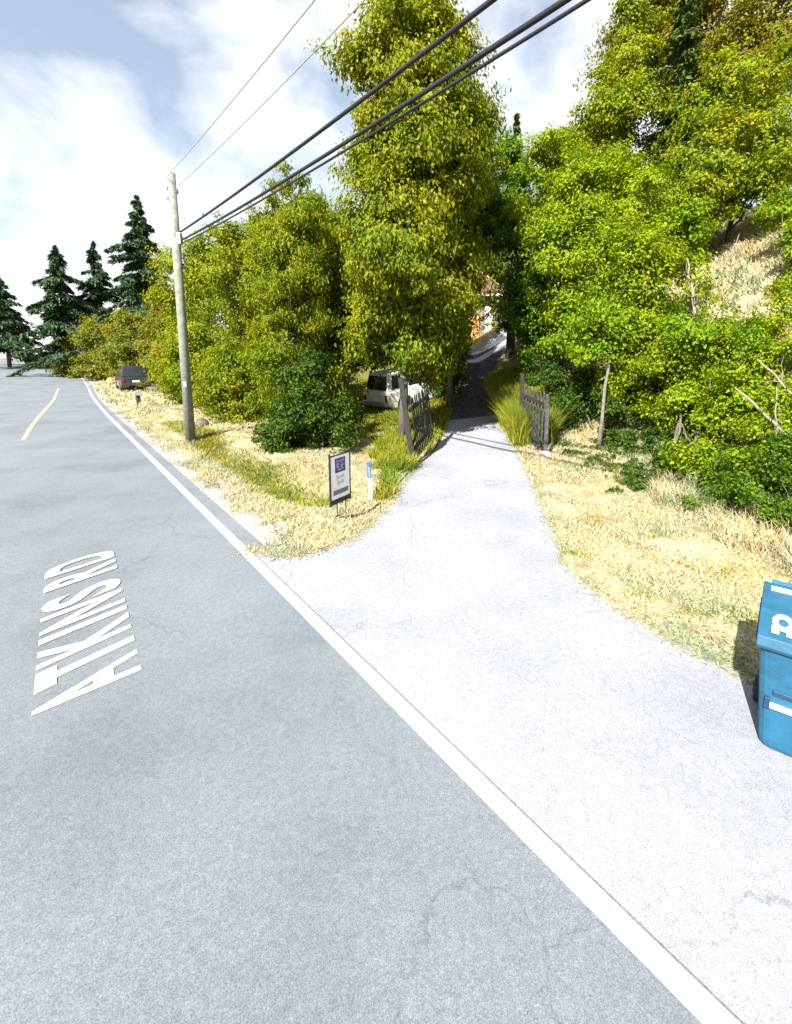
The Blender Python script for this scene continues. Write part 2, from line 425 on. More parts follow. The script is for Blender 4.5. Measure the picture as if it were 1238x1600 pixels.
# side track beside the pole
tr = [(-13.2, 20.6, .9), (-12.4, 21.4, .85), (-11.2, 22.0, .7), (-9.8, 22.3, .65), (-8.4, 22.4, .6)]
vs = []; fs = []
for (x, y, w) in tr: vs += [(x - .35 * w, y - .9 * w, hz(x, y) + .035), (x + .1 * w, y + .9 * w, hz(x, y) + .035)]
for i in range(len(tr) - 1): fs.append((2 * i, 2 * i + 2, 2 * i + 3, 2 * i + 1))
me = bpy.data.meshes.new('side_path'); me.from_pydata(vs, [], fs)
tag(link_mesh('side_path', me, M['gravel']), kind='structure')

# ------------------------------------------------------------------ street name map overlay, added flat on the road as lettering
def lettering():
    fc = bpy.data.curves.new('txt', 'FONT'); fc.align_x = 'LEFT'; fc.offset = .03; fc.fill_mode = 'FRONT'
    root = empty('street_name_overlay', (-2.20, 3.33, .009))
    tag(root, 'white street name map overlay laid flat across the grey road lane, ATKINS RD', 'street name overlay')
    text = 'ATKINS RD'; adv = {'A': .72, 'T': .60, 'K': .70, 'I': .34, 'N': .74, 'S': .64, ' ': .34, 'R': .70, 'D': .72}
    total = sum(adv[c] for c in text); Ln = 3.0 / total; xo = 0
    along = Vector((-.605, .796, 0)); up = Vector((-.40, -.59, 0))
    dummy = bpy.data.objects.new('t', fc); col.objects.link(dummy)
    for ch in text:
        if ch != ' ':
            fc.body = ch; bpy.context.view_layer.update()
            dg = bpy.context.evaluated_depsgraph_get()
            me = bpy.data.meshes.new_from_object(dummy.evaluated_get(dg)); me.name = 'letter'
            if ch == 'T':
                me = bpy.data.meshes.new('letter'); me.from_pydata([(-.5, .8, 0), (.5, .8, 0), (.5, 1, 0), (-.5, 1, 0), (-.17, 0, 0), (.17, 0, 0), (.17, .8, 0), (-.17, .8, 0)], [], [(0, 7, 6, 1, 2, 3), (4, 5, 6, 7)])
            co = np.array([v.co for v in me.vertices]); mn, mx = co.min(0), co.max(0)
            wch = adv[ch] * (.84 if ch != 'I' else .50); cx = xo + adv[ch] * .5
            for v in me.vertices:
                a = (v.co.x - mn[0]) / (mx[0] - mn[0]) - .5; bb = (v.co.y - mn[1]) / (mx[1] - mn[1])
                v.co = along * ((cx + a * wch) * Ln) + up * bb + Vector((0, 0, .0008 * len(root.children)))
            me.materials.clear(); link_mesh('letter', me, M['paint'], root)
        xo += adv[ch]
    bpy.data.objects.remove(dummy)
lettering()

# ------------------------------------------------------------------ plants
def unit(a): return a / (np.linalg.norm(a, axis=1, keepdims=True) + 1e-9)

def leaf_mesh(C, N, A, Ln, Wd, fold=.18):
    """C centres, N normals, A axis -> folded rhombic leaves"""
    A = unit(A - N * (A * N).sum(1, keepdims=True)); B = np.cross(N, A)
    Ln = Ln[:, None]; Wd = Wd[:, None]
    v = np.stack([C - A * Ln * .5, C + B * Wd * .5 + N * Wd * fold - A * Ln * .05, C + A * Ln * .5 - N * Ln * .12, C - B * Wd * .5 + N * Wd * fold - A * Ln * .05], 1)
    n = len(C); base = np.arange(n)[:, None] * 4
    f = np.concatenate([base + [0, 1, 2], base + [0, 2, 3]], 1).reshape(-1, 3)
    return v.reshape(-1, 3), f

def crown_points(blobs, dens, cl, per, droop, size, up=0.45, shell=.38, bd=1.45):
    """leaves gathered in clusters on separate boughs, with gaps between the boughs and a thinner inner fill"""
    Cs, Ns, As, Ls, Ws, hubs = [], [], [], [], [], []
    for (x, y, z, rx, ry, rz) in blobs:
        ctr = np.array([x, y, z]); rr = np.array([rx, ry, rz])
        area = 4 * math.pi * ((rx * ry * rz) ** (2 / 3)); nl = int(area * dens * 1.75); size = tuple(size); rm = (rx * ry * rz) ** (1 / 3)
        nb = max(9, int(area * bd / max(.45, min(1.4, rm)) ** 1.2))
        d = unit(rng.normal(size=(nb, 3)))
        ph = rng.uniform(0, 6.28, (5, 1)); fr = rng.normal(0, 2.2, (5, 3)); lump = np.sin(fr @ d.T + ph).sum(0) / 5
        rad = rng.uniform(.52, 1.02, nb) * (1 + .28 * lump) + (rng.uniform(0, 1, nb) < .16) * rng.uniform(.08, .30, nb)
        bc = ctr + d * rad[:, None] * rr; hubs.append(bc)
        br = rng.uniform(.17, .36, nb) * min(rm, 1.7)
        kc = max(nb, int(nl * .8) // per); kb = rng.choice(nb, kc, p=br ** 2 / (br ** 2).sum())
        co = rng.normal(0, 1, (kc, 3)) * br[kb][:, None] * np.array([.62, .62, .5])
        co += d[kb] * np.abs(rng.normal(0, .5, (kc, 1))) * br[kb][:, None]; co[:, 2] -= droop * .15 * br[kb] * np.abs(rng.normal(0, 1, kc))
        hub = bc[kb] + co
        n1 = int(nl * .84); w = rng.uniform(.4, 1.7, kc); k = rng.choice(kc, n1, p=w / w.sum())
        off = rng.normal(0, 1, (n1, 3)) * cl * .62 * np.array([1, 1, .7])
        c1 = hub[k] + off; bo = unit(c1 - bc[kb[k]])
        n2 = nl - n1; d2 = unit(rng.normal(size=(n2, 3))); c2 = ctr + d2 * (rng.uniform(0, 1, (n2, 1)) ** .45 * .72) * rr
        c = np.concatenate([c1, c2]); bo = np.concatenate([bo, d2])
        outw = unit((c - ctr) / rr)
        N = unit(outw * .40 + bo * .45 + np.array([0, 0, up]) + rng.normal(0, .40, (len(c), 3)))
        A = unit(rng.normal(0, .6, (len(c), 3)) + outw * .35 + np.array([0, 0, -droop]))
        Cs.append(c); Ns.append(N); As.append(A)
        sc = rng.uniform(.45, 1.45, len(c)); Ls.append(size[0] * .80 * sc); Ws.append(size[1] * .80 * sc * rng.uniform(.8, 1.2, len(c)))
    cat = np.concatenate
    return cat(Cs), cat(Ns), cat(As), cat(Ls), cat(Ws), hubs

def wavy(a, b, k, amp):
    a = Vector(a); b = Vector(b); out = []
    for i in range(k + 1):
        f = i / k; q = a.lerp(b, f); s = math.sin(math.pi * f) * amp
        out.append(q + Vector((random.uniform(-1, 1), random.uniform(-1, 1), random.uniform(-.4, .4))) * s)
    return out

def plant(name, label, cat, base, blobs, mat, dens=420, size=(.13, .075), cl=.20, per=26, droop=.5, tr=.09, bark='bark', group=None,
          twigs=10, stems=1, up=.45, shell=.38):
    bx, by = base; bz = hz(bx, by) - .04
    root = empty(name, (bx, by, bz)); tag(root, label, cat, group)
    C, N, A, L, Wd, hubs = crown_points(blobs, dens, cl, per, droop, size, up, shell)
    keep = C[:, 2] > height(C[:, 0], C[:, 1]) + .02
    v, f = leaf_mesh(C[keep], N[keep], A[keep], L[keep], Wd[keep])
    cr = link_mesh('crown', np_mesh('crown', v - np.array([bx, by, bz]), f, 3), M[mat], root)
    wood = MB(); o = Vector((bx, by, bz))
    top = max(blobs, key=lambda q: q[2]); tv = Vector(top[:3]) - o
    for st in range(stems):
        j = Vector((random.uniform(-.3, .3), random.uniform(-.3, .3), 0)) * (1 if stems > 1 else 0)
        e = tv * random.uniform(.85, 1.0) + j * 1.5
        sp = [q + Vector((0, 0, 0)) for q in wavy(j, e, 8, .10)]
        for i_, q in enumerate(sp):          # leave the ground upright, lean over higher up
            f_ = i_ / 8; g_ = f_ ** 1.35
            sp[i_] = Vector((j.x + (e.x - j.x) * g_, j.y + (e.y - j.y) * g_, q.z)) + Vector((random.uniform(-1, 1), random.uniform(-1, 1), 0)) * .07 * math.sin(math.pi * f_)
        r = [tr * (1 - .85 * i_ / 8) / (1 if stems == 1 else 1.5) for i_ in range(9)]; r[0] *= 1.35
        wood.tube(sp, r, 8)
        if st == 0: main = sp
    for q in blobs:
        c = Vector(q[:3]) - o
        if q is top: continue
        k_ = min(range(len(main) - 1), key=lambda i_: abs(main[i_].z - max(.25, c.z - .5 * (Vector((c.x, c.y)) - Vector((main[i_].x, main[i_].y))).length)))
        wood.tube(wavy(main[k_], c, 4, .10), [tr * .5, tr * .42, tr * .33, tr * .22, tr * .1], 6)
    for bi, hub in enumerate(hubs):
        c = Vector(blobs[bi][:3]) - o
        for q in hub[rng.choice(len(hub), min(twigs, len(hub)), replace=False)]:
            q = Vector(q) - o
            w = wavy(c * .8 + q * .2 - Vector((0, 0, .1)), q, 3, .07)
            wood.tube(w, [tr * .30, tr * .22, tr * .15, tr * .06], 5, False)
    wood.build('trunk', M[bark], root, smooth=True)
    return root

PL = 'shrubs and trees along the left verge'; PR = 'bushes and trees on the right bank'; PF = 'far roadside shrubs'
plant('shrub', 'low pale green shrub at the far end of the road bend', 'shrub', (-43.2, 55), [(-43.23, 55, 1.3, 2.6, 1.9, 1.5)], 'leaf_far', 120, (.30, .18), .4, 20, .2, .06, group=PF)
plant('shrub', 'rounded yellow green roadside shrub beneath the second distant conifer', 'shrub', (-33.8, 46), [(-33.83, 46, 2.2, 2.1, 2.0, 2.4)], 'leaf_far', 150, (.26, .15), .36, 20, .2, .07, group=PF)
plant('shrub', 'tall yellow green roadside shrub left of the dark parked vehicle', 'shrub', (-29.3, 43), [(-29.26, 43, 2.3, 2.3, 2.2, 2.6), (-30.39, 44, 4.5, 1.5, 1.4, 1.3)], 'leaf_far', 150, (.25, .15), .36, 20, .2, .07, group=PF)
plant('shrub', 'broad yellow green shrub behind the dark parked vehicle', 'shrub', (-23.6, 39.5), [(-23.5, 39.6, 2.4, 2.5, 2.2, 2.7), (-24.22, 39.6, 4.9, 1.33, 1.2, 1.05), (-20.9, 38.2, 2.0, 1.5, 1.5, 2.1)], 'leaf_far', 160, (.24, .14), .34, 20, .2, .07, group=PF)
plant('shrub', 'upright yellow green shrub with rusty leaves just left of the pole', 'shrub', (-16.6, 33), [(-16.8, 34.6, 2.0, 1.5, 1.5, 2.2), (-16.19, 31.3, 5.4, 1.3, 1.3, 1.95), (-15.6, 30.5, 2.4, 1.4, 1.4, 2.3)], 'leaf_russet', 190, (.22, .13), .30, 20, .2, .07, group=PF)
plant('tree', 'bushy yellow green tree right behind the utility pole', 'tree', (-10.1, 22.4), [(-10.21, 22, 2.3, 1.55, 1.5, 2.35), (-10.5, 22.5, 5.8, 1.25, 1.2, 1.85), (-9.26, 22, 6.8, 1.2, 1.2, 1.3), (-11.9, 23.6, 2.2, 1.1, 1.1, 1.9)], 'leaf_yellow', 330, (.16, .09), .24, 24, .3, .09, group=PL)
plant('tree', 'broad leafy tree between the pole and the tall broom', 'tree', (-6.8, 18.4), [(-6.98, 18, 1.7, 1.4, 1.35, 1.8), (-6.61, 18.5, 4.8, 1.5, 1.4, 2.2), (-7.2, 19, 6.75, 1.05, 1.0, .95), (-8.4, 19.4, 1.5, 1.0, 1.0, 1.5)], 'leaf_olive', 360, (.15, .08), .22, 24, .3, .09, group=PL)
plant('tree', 'tall wispy broom with upright shoots reaching the wires', 'tree', (-4.5, 15.2), [(-4.66, 15, 2.0, 1.0, .95, 1.8), (-4.27, 15.5, 4.8, 1.15, 1.1, 1.95), (-4.05, 15.5, 6.8, .72, .75, 1.15), (-4.5, 15.5, 6.2, .6, .6, 1.1), (-4.15, 15.4, 7.9, .16, .16, .75), (-3.75, 15.5, 7.6, .13, .13, .7), (-4.6, 15.5, 7.4, .14, .14, .65), (-3.45, 15.3, 7.0, .14, .14, .7), (-5.2, 15.6, 6.6, .16, .16, .6)], 'leaf_yellow', 520, (.17, .045), .20, 24, -1.2, .07, stems=3, up=.2, group=PL)
plant('tree', 'olive tree standing left of the tallest leafy tree', 'tree', (-3.4, 17.7), [(-3.34, 17.7, 4.27, 1.35, 1.2, 2.1), (-3.62, 18.2, 6.85, .92, .9, 1.35), (-3.5, 17.1, 2.15, 1.1, 1.0, 1.4), (-2.6, 18.4, 5.7, 1.05, 1.0, 1.4)], 'leaf_olive', 420, (.14, .075), .20, 24, .4, .08, group=PL)
plant('shrub', 'low dark glossy holly like shrub behind the white sign', 'shrub', (-2.75, 12.2), [(-2.68, 12.0, .95, .88, .84, .92), (-3.51, 12.3, .62, .70, .65, .68), (-2.15, 12.4, .67, .45, .49, .67), (-3.0, 12.7, 1.9, .7, .6, .7)], 'leaf_dark', 800, (.10, .062), .15, 22, .2, .05, stems=3, group=PL)
plant('tree', 'tallest broad leaved tree with drooping olive leaves beside the driveway', 'tree', (-.45, 13.0),
      [(-.94, 12.8, 3.40, 1.10, 1.05, 1.02), (.22, 12.6, 3.35, .83, .85, 1.30), (-.07, 12.9, 5.38, 1.70, 1.9, 1.72), (.02, 13.0, 7.61, 1.64, 2.0, 1.71), (-.1, 12.9, 9.4, 1.48, 1.5, 1.5), (-1.05, 12.8, 8.3, .75, .8, .9), (.97, 13.2, 8.0, .95, .95, 1.5), (-.05, 12.8, 10.8, 1.0, .9, .85), (.15, 14.6, 4.3, 1.2, 1.2, 1.4), (.38, 12.7, 2.55, .5, .55, .75), (-.2, 13.0, 2.9, .5, .5, .45)],
      'leaf_olive', 640, (.135, .075), .19, 18, 1.7, .13, twigs=10, group=PL)
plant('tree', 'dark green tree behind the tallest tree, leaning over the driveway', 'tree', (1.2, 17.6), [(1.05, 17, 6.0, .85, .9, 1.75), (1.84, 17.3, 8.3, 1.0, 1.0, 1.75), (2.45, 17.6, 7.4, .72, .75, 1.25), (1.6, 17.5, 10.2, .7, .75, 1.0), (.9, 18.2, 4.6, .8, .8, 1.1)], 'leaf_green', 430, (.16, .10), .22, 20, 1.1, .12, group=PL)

plant('tree', 'dark tree added to shade the upper driveway, left of it behind the white vehicle', 'tree', (-.6, 22.6), [(-.5, 22.4, 5.6, 2.0, 2.0, 2.2), (.7, 20.6, 6.0, 1.5, 1.5, 1.3), (1.35, 23.4, 6.6, 1.0, 1.3, 1.3), (-2.2, 22.0, 5.0, 1.7, 1.6, 2.0), (-.3, 22.4, 8.2, 1.5, 1.5, 1.5)], 'leaf_dark', 260, (.2, .12), .26, 20, .8, .16, group=PL)  # added behind the tallest tree, crown blobs placed to block sun from the drive
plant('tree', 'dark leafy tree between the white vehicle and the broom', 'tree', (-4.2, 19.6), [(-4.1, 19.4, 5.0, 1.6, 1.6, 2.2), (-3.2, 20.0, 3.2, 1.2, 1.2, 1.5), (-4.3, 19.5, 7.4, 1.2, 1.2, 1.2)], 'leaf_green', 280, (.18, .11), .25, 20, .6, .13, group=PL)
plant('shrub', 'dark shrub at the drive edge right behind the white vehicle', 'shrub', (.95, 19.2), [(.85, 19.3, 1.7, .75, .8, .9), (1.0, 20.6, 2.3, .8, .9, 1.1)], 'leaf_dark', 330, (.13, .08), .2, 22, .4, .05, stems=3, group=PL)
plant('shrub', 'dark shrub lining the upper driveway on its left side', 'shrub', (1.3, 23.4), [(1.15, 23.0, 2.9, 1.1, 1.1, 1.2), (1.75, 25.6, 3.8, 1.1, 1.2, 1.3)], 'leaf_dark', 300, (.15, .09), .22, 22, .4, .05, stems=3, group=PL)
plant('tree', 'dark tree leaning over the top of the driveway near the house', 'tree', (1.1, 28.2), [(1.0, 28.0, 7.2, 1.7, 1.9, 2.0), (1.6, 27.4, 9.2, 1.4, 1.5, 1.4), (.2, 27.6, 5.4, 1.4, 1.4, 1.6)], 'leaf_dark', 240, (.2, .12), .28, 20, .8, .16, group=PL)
plant('tree', 'large dark tree standing behind the house', 'tree', (4.5, 46), [(4.0, 46, 11, 4.2, 3.5, 5.0), (8.0, 46.5, 12, 3.6, 3.2, 4.5), (0.5, 46, 10, 3.6, 3.2, 4.5)], 'leaf_dark', 60, (.42, .26), .5, 20, .6, .3, group=PL)
plant('tree', 'fresh green tree beside the house at the driveway end', 'tree', (3.9, 17), [(3.6, 17, 7.4, .95, .9, 1.7), (3.42, 18, 9.3, .66, .66, .95), (3.9, 16, 5.17, .95, .95, 1.3), (3.75, 15.5, 3.5, .68, .7, .8), (4.3, 16.5, 4.2, .9, .9, 1.5)], 'leaf_green', 430, (.13, .075), .20, 24, .5, .09, group=PR)
plant('tree', 'bright yellow green tree standing over the right gate', 'tree', (4.55, 13.6), [(4.47, 15, 7.0, 1.25, 1.2, 1.75), (4.72, 14, 5.02, 1.35, 1.3, 1.6), (4.4, 13.3, 3.14, .9, .9, .95), (4.49, 16, 8.8, .8, .83, .9), (5.5, 14.6, 6.6, 1.1, 1.1, 1.4)], 'leaf_bright', 430, (.125, .075), .20, 24, .5, .10, 'pale_bark', group=PR)
plant('tree', 'slender pale trunked tree in the middle of the right bank', 'tree', (4.34, 10.85), [(5.6, 12, 4.35, 1.28, 1.2, 1.38), (4.98, 11.6, 2.7, .8, .8, .85), (6.15, 13.5, 6.6, 1.07, 1.07, 1.3), (5.84, 11, 2.75, .72, .7, .9), (6.9, 13.0, 5.5, .8, .8, 1.0)], 'leaf_bright', 440, (.115, .07), .18, 24, .5, .048, 'pale_bark', group=PR)
plant('tree', 'tall hilltop tree left of the dark conifer', 'tree', (8.05, 20.4), [(8.0, 20, 11.6, 1.45, 1.4, 1.9), (6.79, 21, 11.6, 1.05, 1.03, 1.2), (8.6, 20.5, 13.95, 1.2, 1.17, 1.42), (7.3, 20, 9.2, 1.3, 1.3, 1.5), (8.9, 21, 16.0, 1.1, 1.1, 1.2)], 'leaf_yellow', 300, (.16, .09), .24, 24, .4, .13, group=PR)
plant('tree', 'wide yellowish tree above the dry grass slope', 'tree', (11.1, 17.2), [(10.3, 16.6, 9.0, 1.6, 1.4, 1.2), (10.95, 15.4, 8.0, 1.15, 1.08, .95), (11.72, 18, 11.6, 1.8, 1.5, 1.4), (9.0, 16, 7.6, 1.0, 1.0, .9), (12.6, 16.5, 9.3, 1.2, 1.2, 1.2)], 'leaf_yellow', 330, (.15, .085), .22, 24, .3, .10, group=PR)
plant('tree', 'bushy bright green tree below the dry grass slope', 'tree', (5.5, 9.2), [(5.95, 9.9, 2.5, .9, .88, 1.0), (5.95, 8.8, 1.35, .76, .74, .9), (5.64, 10, 1.25, .68, .68, .78), (5.05, 8.1, .42, .55, .52, .5), (6.5, 10.2, 2.7, .75, .75, .6)], 'leaf_bright', 620, (.095, .058), .15, 24, .4, .05, stems=3, group=PR)
plant('shrub', 'ragged shrub with dead pale branches at the right edge', 'shrub', (5.7, 7.4), [(6.45, 8.6, 2.3, .62, .6, .75), (5.94, 7.6, 1.15, .58, .56, .72), (5.3, 6.9, .40, .5, .48, .5), (7.3, 9.4, 3.3, .4, .4, .8), (6.9, 8.3, 1.6, .7, .6, .8)], 'leaf_bright', 760, (.075, .046), .13, 24, .4, .035, 'pale_bark', stems=3, group=PR)
plant('shrub', 'dark understorey shrub in deep shade behind the pale trunk', 'shrub', (4.9, 12.2), [(4.45, 12.5, 1.25, .7, .7, .8), (5.3, 11.9, 1.5, .8, .7, .8), (4.2, 13.4, 1.6, .7, .7, .9)], 'leaf_dark', 420, (.10, .06), .18, 22, .3, .04, stems=3, group=PR)  # dark leaf colour chosen to carry the shade of the bank's interior
plant('shrub', 'small dark shrub at the foot of the bank behind the blue bin', 'shrub', (4.85, 5.85), [(4.8, 5.95, .36, .48, .42, .45), (5.25, 5.55, .5, .5, .5, .5), (4.62, 6.85, .40, .45, .45, .45), (5.6, 6.3, .8, .55, .5, .6), (5.1, 6.5, .9, .45, .4, .45)], 'leaf_green', 760, (.06, .04), .10, 22, .3, .02, stems=2, group=PR)
plant('shrub', 'narrow shrub on the slope at the right edge above dead branches', 'shrub', (9.6, 12.4), [(9.55, 12, 4.8, .45, .4, 1.1), (10.0, 13, 6.3, .55, .5, .65)], 'leaf_bright', 520, (.11, .065), .16, 24, .4, .05, stems=2, group=PR)
plant('tree', 'russet tinged tree at the top right behind the wide yellowish tree', 'tree', (12.4, 21.2), [(10.1, 22, 16.2, 1.6, 1.57, 1.6), (11.8, 21, 15.2, 1.8, 1.63, 1.8), (13.6, 20, 14.6, 1.9, 1.6, 2.0), (12.5, 20.5, 12.8, 2.0, 1.7, 1.6)], 'leaf_russet', 230, (.18, .10), .28, 22, .4, .15, group=PR)

def conifer(name, label, x, y, top, hw, mat, whorls=26, group=None, skirt=.16, zb=None, dens=1.0, size=.30):
    zb = hz(x, y) - .05 if zb is None else zb
    root = empty(name, (x, y, zb)); tag(root, label, 'tree', group); H = top - zb
    wood = MB(); wood.tube([(0, 0, 0), (.05, .02, H * .5), (0, 0, H * .99)], [H * .016 + .05, H * .011 + .02, .015], 8)
    C, N, A = [], [], []
    for w in range(whorls):
        f = w / (whorls - 1); z = H * (skirt + (1 - skirt) * f ** .92)
        rad = hw * (1 - f) ** .8 * random.uniform(.42, 1.22) + .12
        for b_ in range(random.randint(5, 7)):
            a = random.uniform(0, 6.283); r = rad * random.uniform(.55, 1.12)
            if random.random() < .16: continue
            tip = Vector((math.cos(a) * r, math.sin(a) * r, z - r * random.uniform(.12, .42)))
            st = Vector((0, 0, z)); mid = st.lerp(tip, .55) + Vector((0, 0, r * .10))
            wood.tube([st, mid, tip], [.035, .02, .006], 4, False)
            k = int((6 + 26 * r) * dens)
            u = rng.uniform(.12, 1.05, k)[:, None]
            pts = (1 - u) ** 2 * np.array(st) + 2 * u * (1 - u) * np.array(mid) + u ** 2 * np.array(tip)
            side = np.array([-math.sin(a), math.cos(a), 0.]); lat = rng.normal(0, .17, (k, 1)) * (r ** .7) * (1.1 - .6 * u)
            pts = pts + side * lat + np.stack([np.zeros(k), np.zeros(k), -np.abs(rng.normal(0, .16, k)) - .12 * np.abs(lat[:, 0])], 1)
            C.append(pts); N.append(unit(np.array([0, 0, .8]) + np.array([math.cos(a), math.sin(a), 0]) * .3 + rng.normal(0, .45, (k, 3))))
            A.append(unit(np.array([math.cos(a), math.sin(a), -.55]) + side * np.sign(lat) * .6 + rng.normal(0, .25, (k, 3))))
    C, N, A = map(np.concatenate, (C, N, A)); k = len(C)
    v, f = leaf_mesh(C, N, A, rng.uniform(.7, 1.4, k) * size, rng.uniform(.7, 1.3, k) * size * .38)
    link_mesh('crown', np_mesh('crown', v, f, 3), M[mat], root)
    wood.build('trunk', M['bark'], root, smooth=True)

CF = 'dark conifers'
conifer('conifer', 'dark ragged conifer at the far left end of the road', -34.9, 46, 12.9, 4.8, 'needle', 28, CF, size=.5, dens=1.7)
conifer('conifer', 'shorter dark conifer between the two larger distant ones', -33.2, 49, 13.9, 4.2, 'needle', 28, CF, size=.5, dens=1.7)
conifer('conifer', 'tallest dark distant conifer left of the utility pole', -26.7, 46, 17.4, 5.6, 'needle', 36, CF, size=.5, dens=1.7, skirt=.2)
conifer('conifer', 'small distant conifer at the outer left edge of the picture', -46, 52, 11.0, 4.0, 'needle', 24, CF, size=.5, dens=1.7)
conifer('conifer', 'dark green conifer on the hill among bright trees at right', 10.0, 19.2, 16.5, 2.3, 'needle_green', 34, CF, size=.26, dens=1.8, skirt=.05)
conifer('conifer', 'slim fir tip rising above the fresh green tree', 4.75, 24, 14.0, 1.5, 'needle_green', 30, CF, size=.24, dens=1.3)

# ------------------------------------------------------------------ house at the end of the driveway
def house():
    zb = 4.1
    root = empty('house', (3.2, 36.0, zb), (0, 0, R(-4))); tag(root, 'brown house with red tiled roof half hidden behind the trees', 'house')
    MB().box((-1.5, 3.2, .45), (9.0, 6.0, 4.9)).build('wall', M['siding'], root)
    rf = MB(); ez, ey, pitch, run = 2.95, -.55, R(31), 4.4
    dz = math.tan(pitch)
    rf.add([(-6.6, ey, ez), (3.55, ey, ez), (1.2, ey + run, ez + run * dz), (-5, ey + run, ez + run * dz), (3.55, 6.8, ez), (-6.6, 6.8, ez), (1.2, ey + run + .2, ez + run * dz), (-5, ey + run + .2, ez + run * dz)],
           [(0, 1, 2, 3), (1, 4, 6, 2), (4, 5, 7, 6), (5, 0, 3, 7), (2, 6, 7, 3), (0, 5, 4, 1)])
    roof = rf.build('roof', M['roof_tile'], root)
    for k in range(13):      # tile courses, each overlapping the one below
        y0 = ey + .34 * k; z0 = ez + .34 * k * dz + .03; f = .34 * k / run
        x0 = -6.6 + 1.6 * f + .02; x1 = 3.55 - 2.35 * f - .02
        MB().add([(x0, y0 - .03, z0), (x1, y0 - .03, z0), (x1 - .17, y0 + .36, z0 + .36 * dz), (x0 + .1, y0 + .36, z0 + .36 * dz),
                  (x0, y0 - .03, z0 + .055), (x1, y0 - .03, z0 + .055), (x1 - .17, y0 + .36, z0 + .36 * dz + .03), (x0 + .1, y0 + .36, z0 + .36 * dz + .03)],
                 [(0, 3, 2, 1), (4, 5, 6, 7), (0, 1, 5, 4), (1, 2, 6, 5), (2, 3, 7, 6), (3, 0, 4, 7)]).build('tile_course', M['roof_tile'], roof)
    MB().box((-1.5, ey - .06, ez - .06), (10.1, .05, .16)).build('gutter', M['white_plastic'], roof)
    MB().tube([(3.65, ey - .05, ez + .05), (1.25, ey + run, ez + run * dz + .1)], .07, 6).build('ridge_cap', M['dead_wood'], roof)
    d = MB().box((.95, .13, .45), (1.0, .1, 2.0)).build('door', M['cedar'], root); MB().box((1.3, .06, .4), (.05, .06, .12)).build('handle', M['galv'], d)
    for wx in (-1.0, -3.8):
        w = MB().box((wx, .15, 1.2), (1.3, .1, 1.1)).build('window', M['white_plastic'], root)
        MB().box((wx, .09, 1.2), (1.12, .04, .92)).build('pane', M['glass'], w)
    MB().box((2.2, .14, .9), (.55, .1, 2.4)).build('trim_board', M['white_plastic'], root)
house()

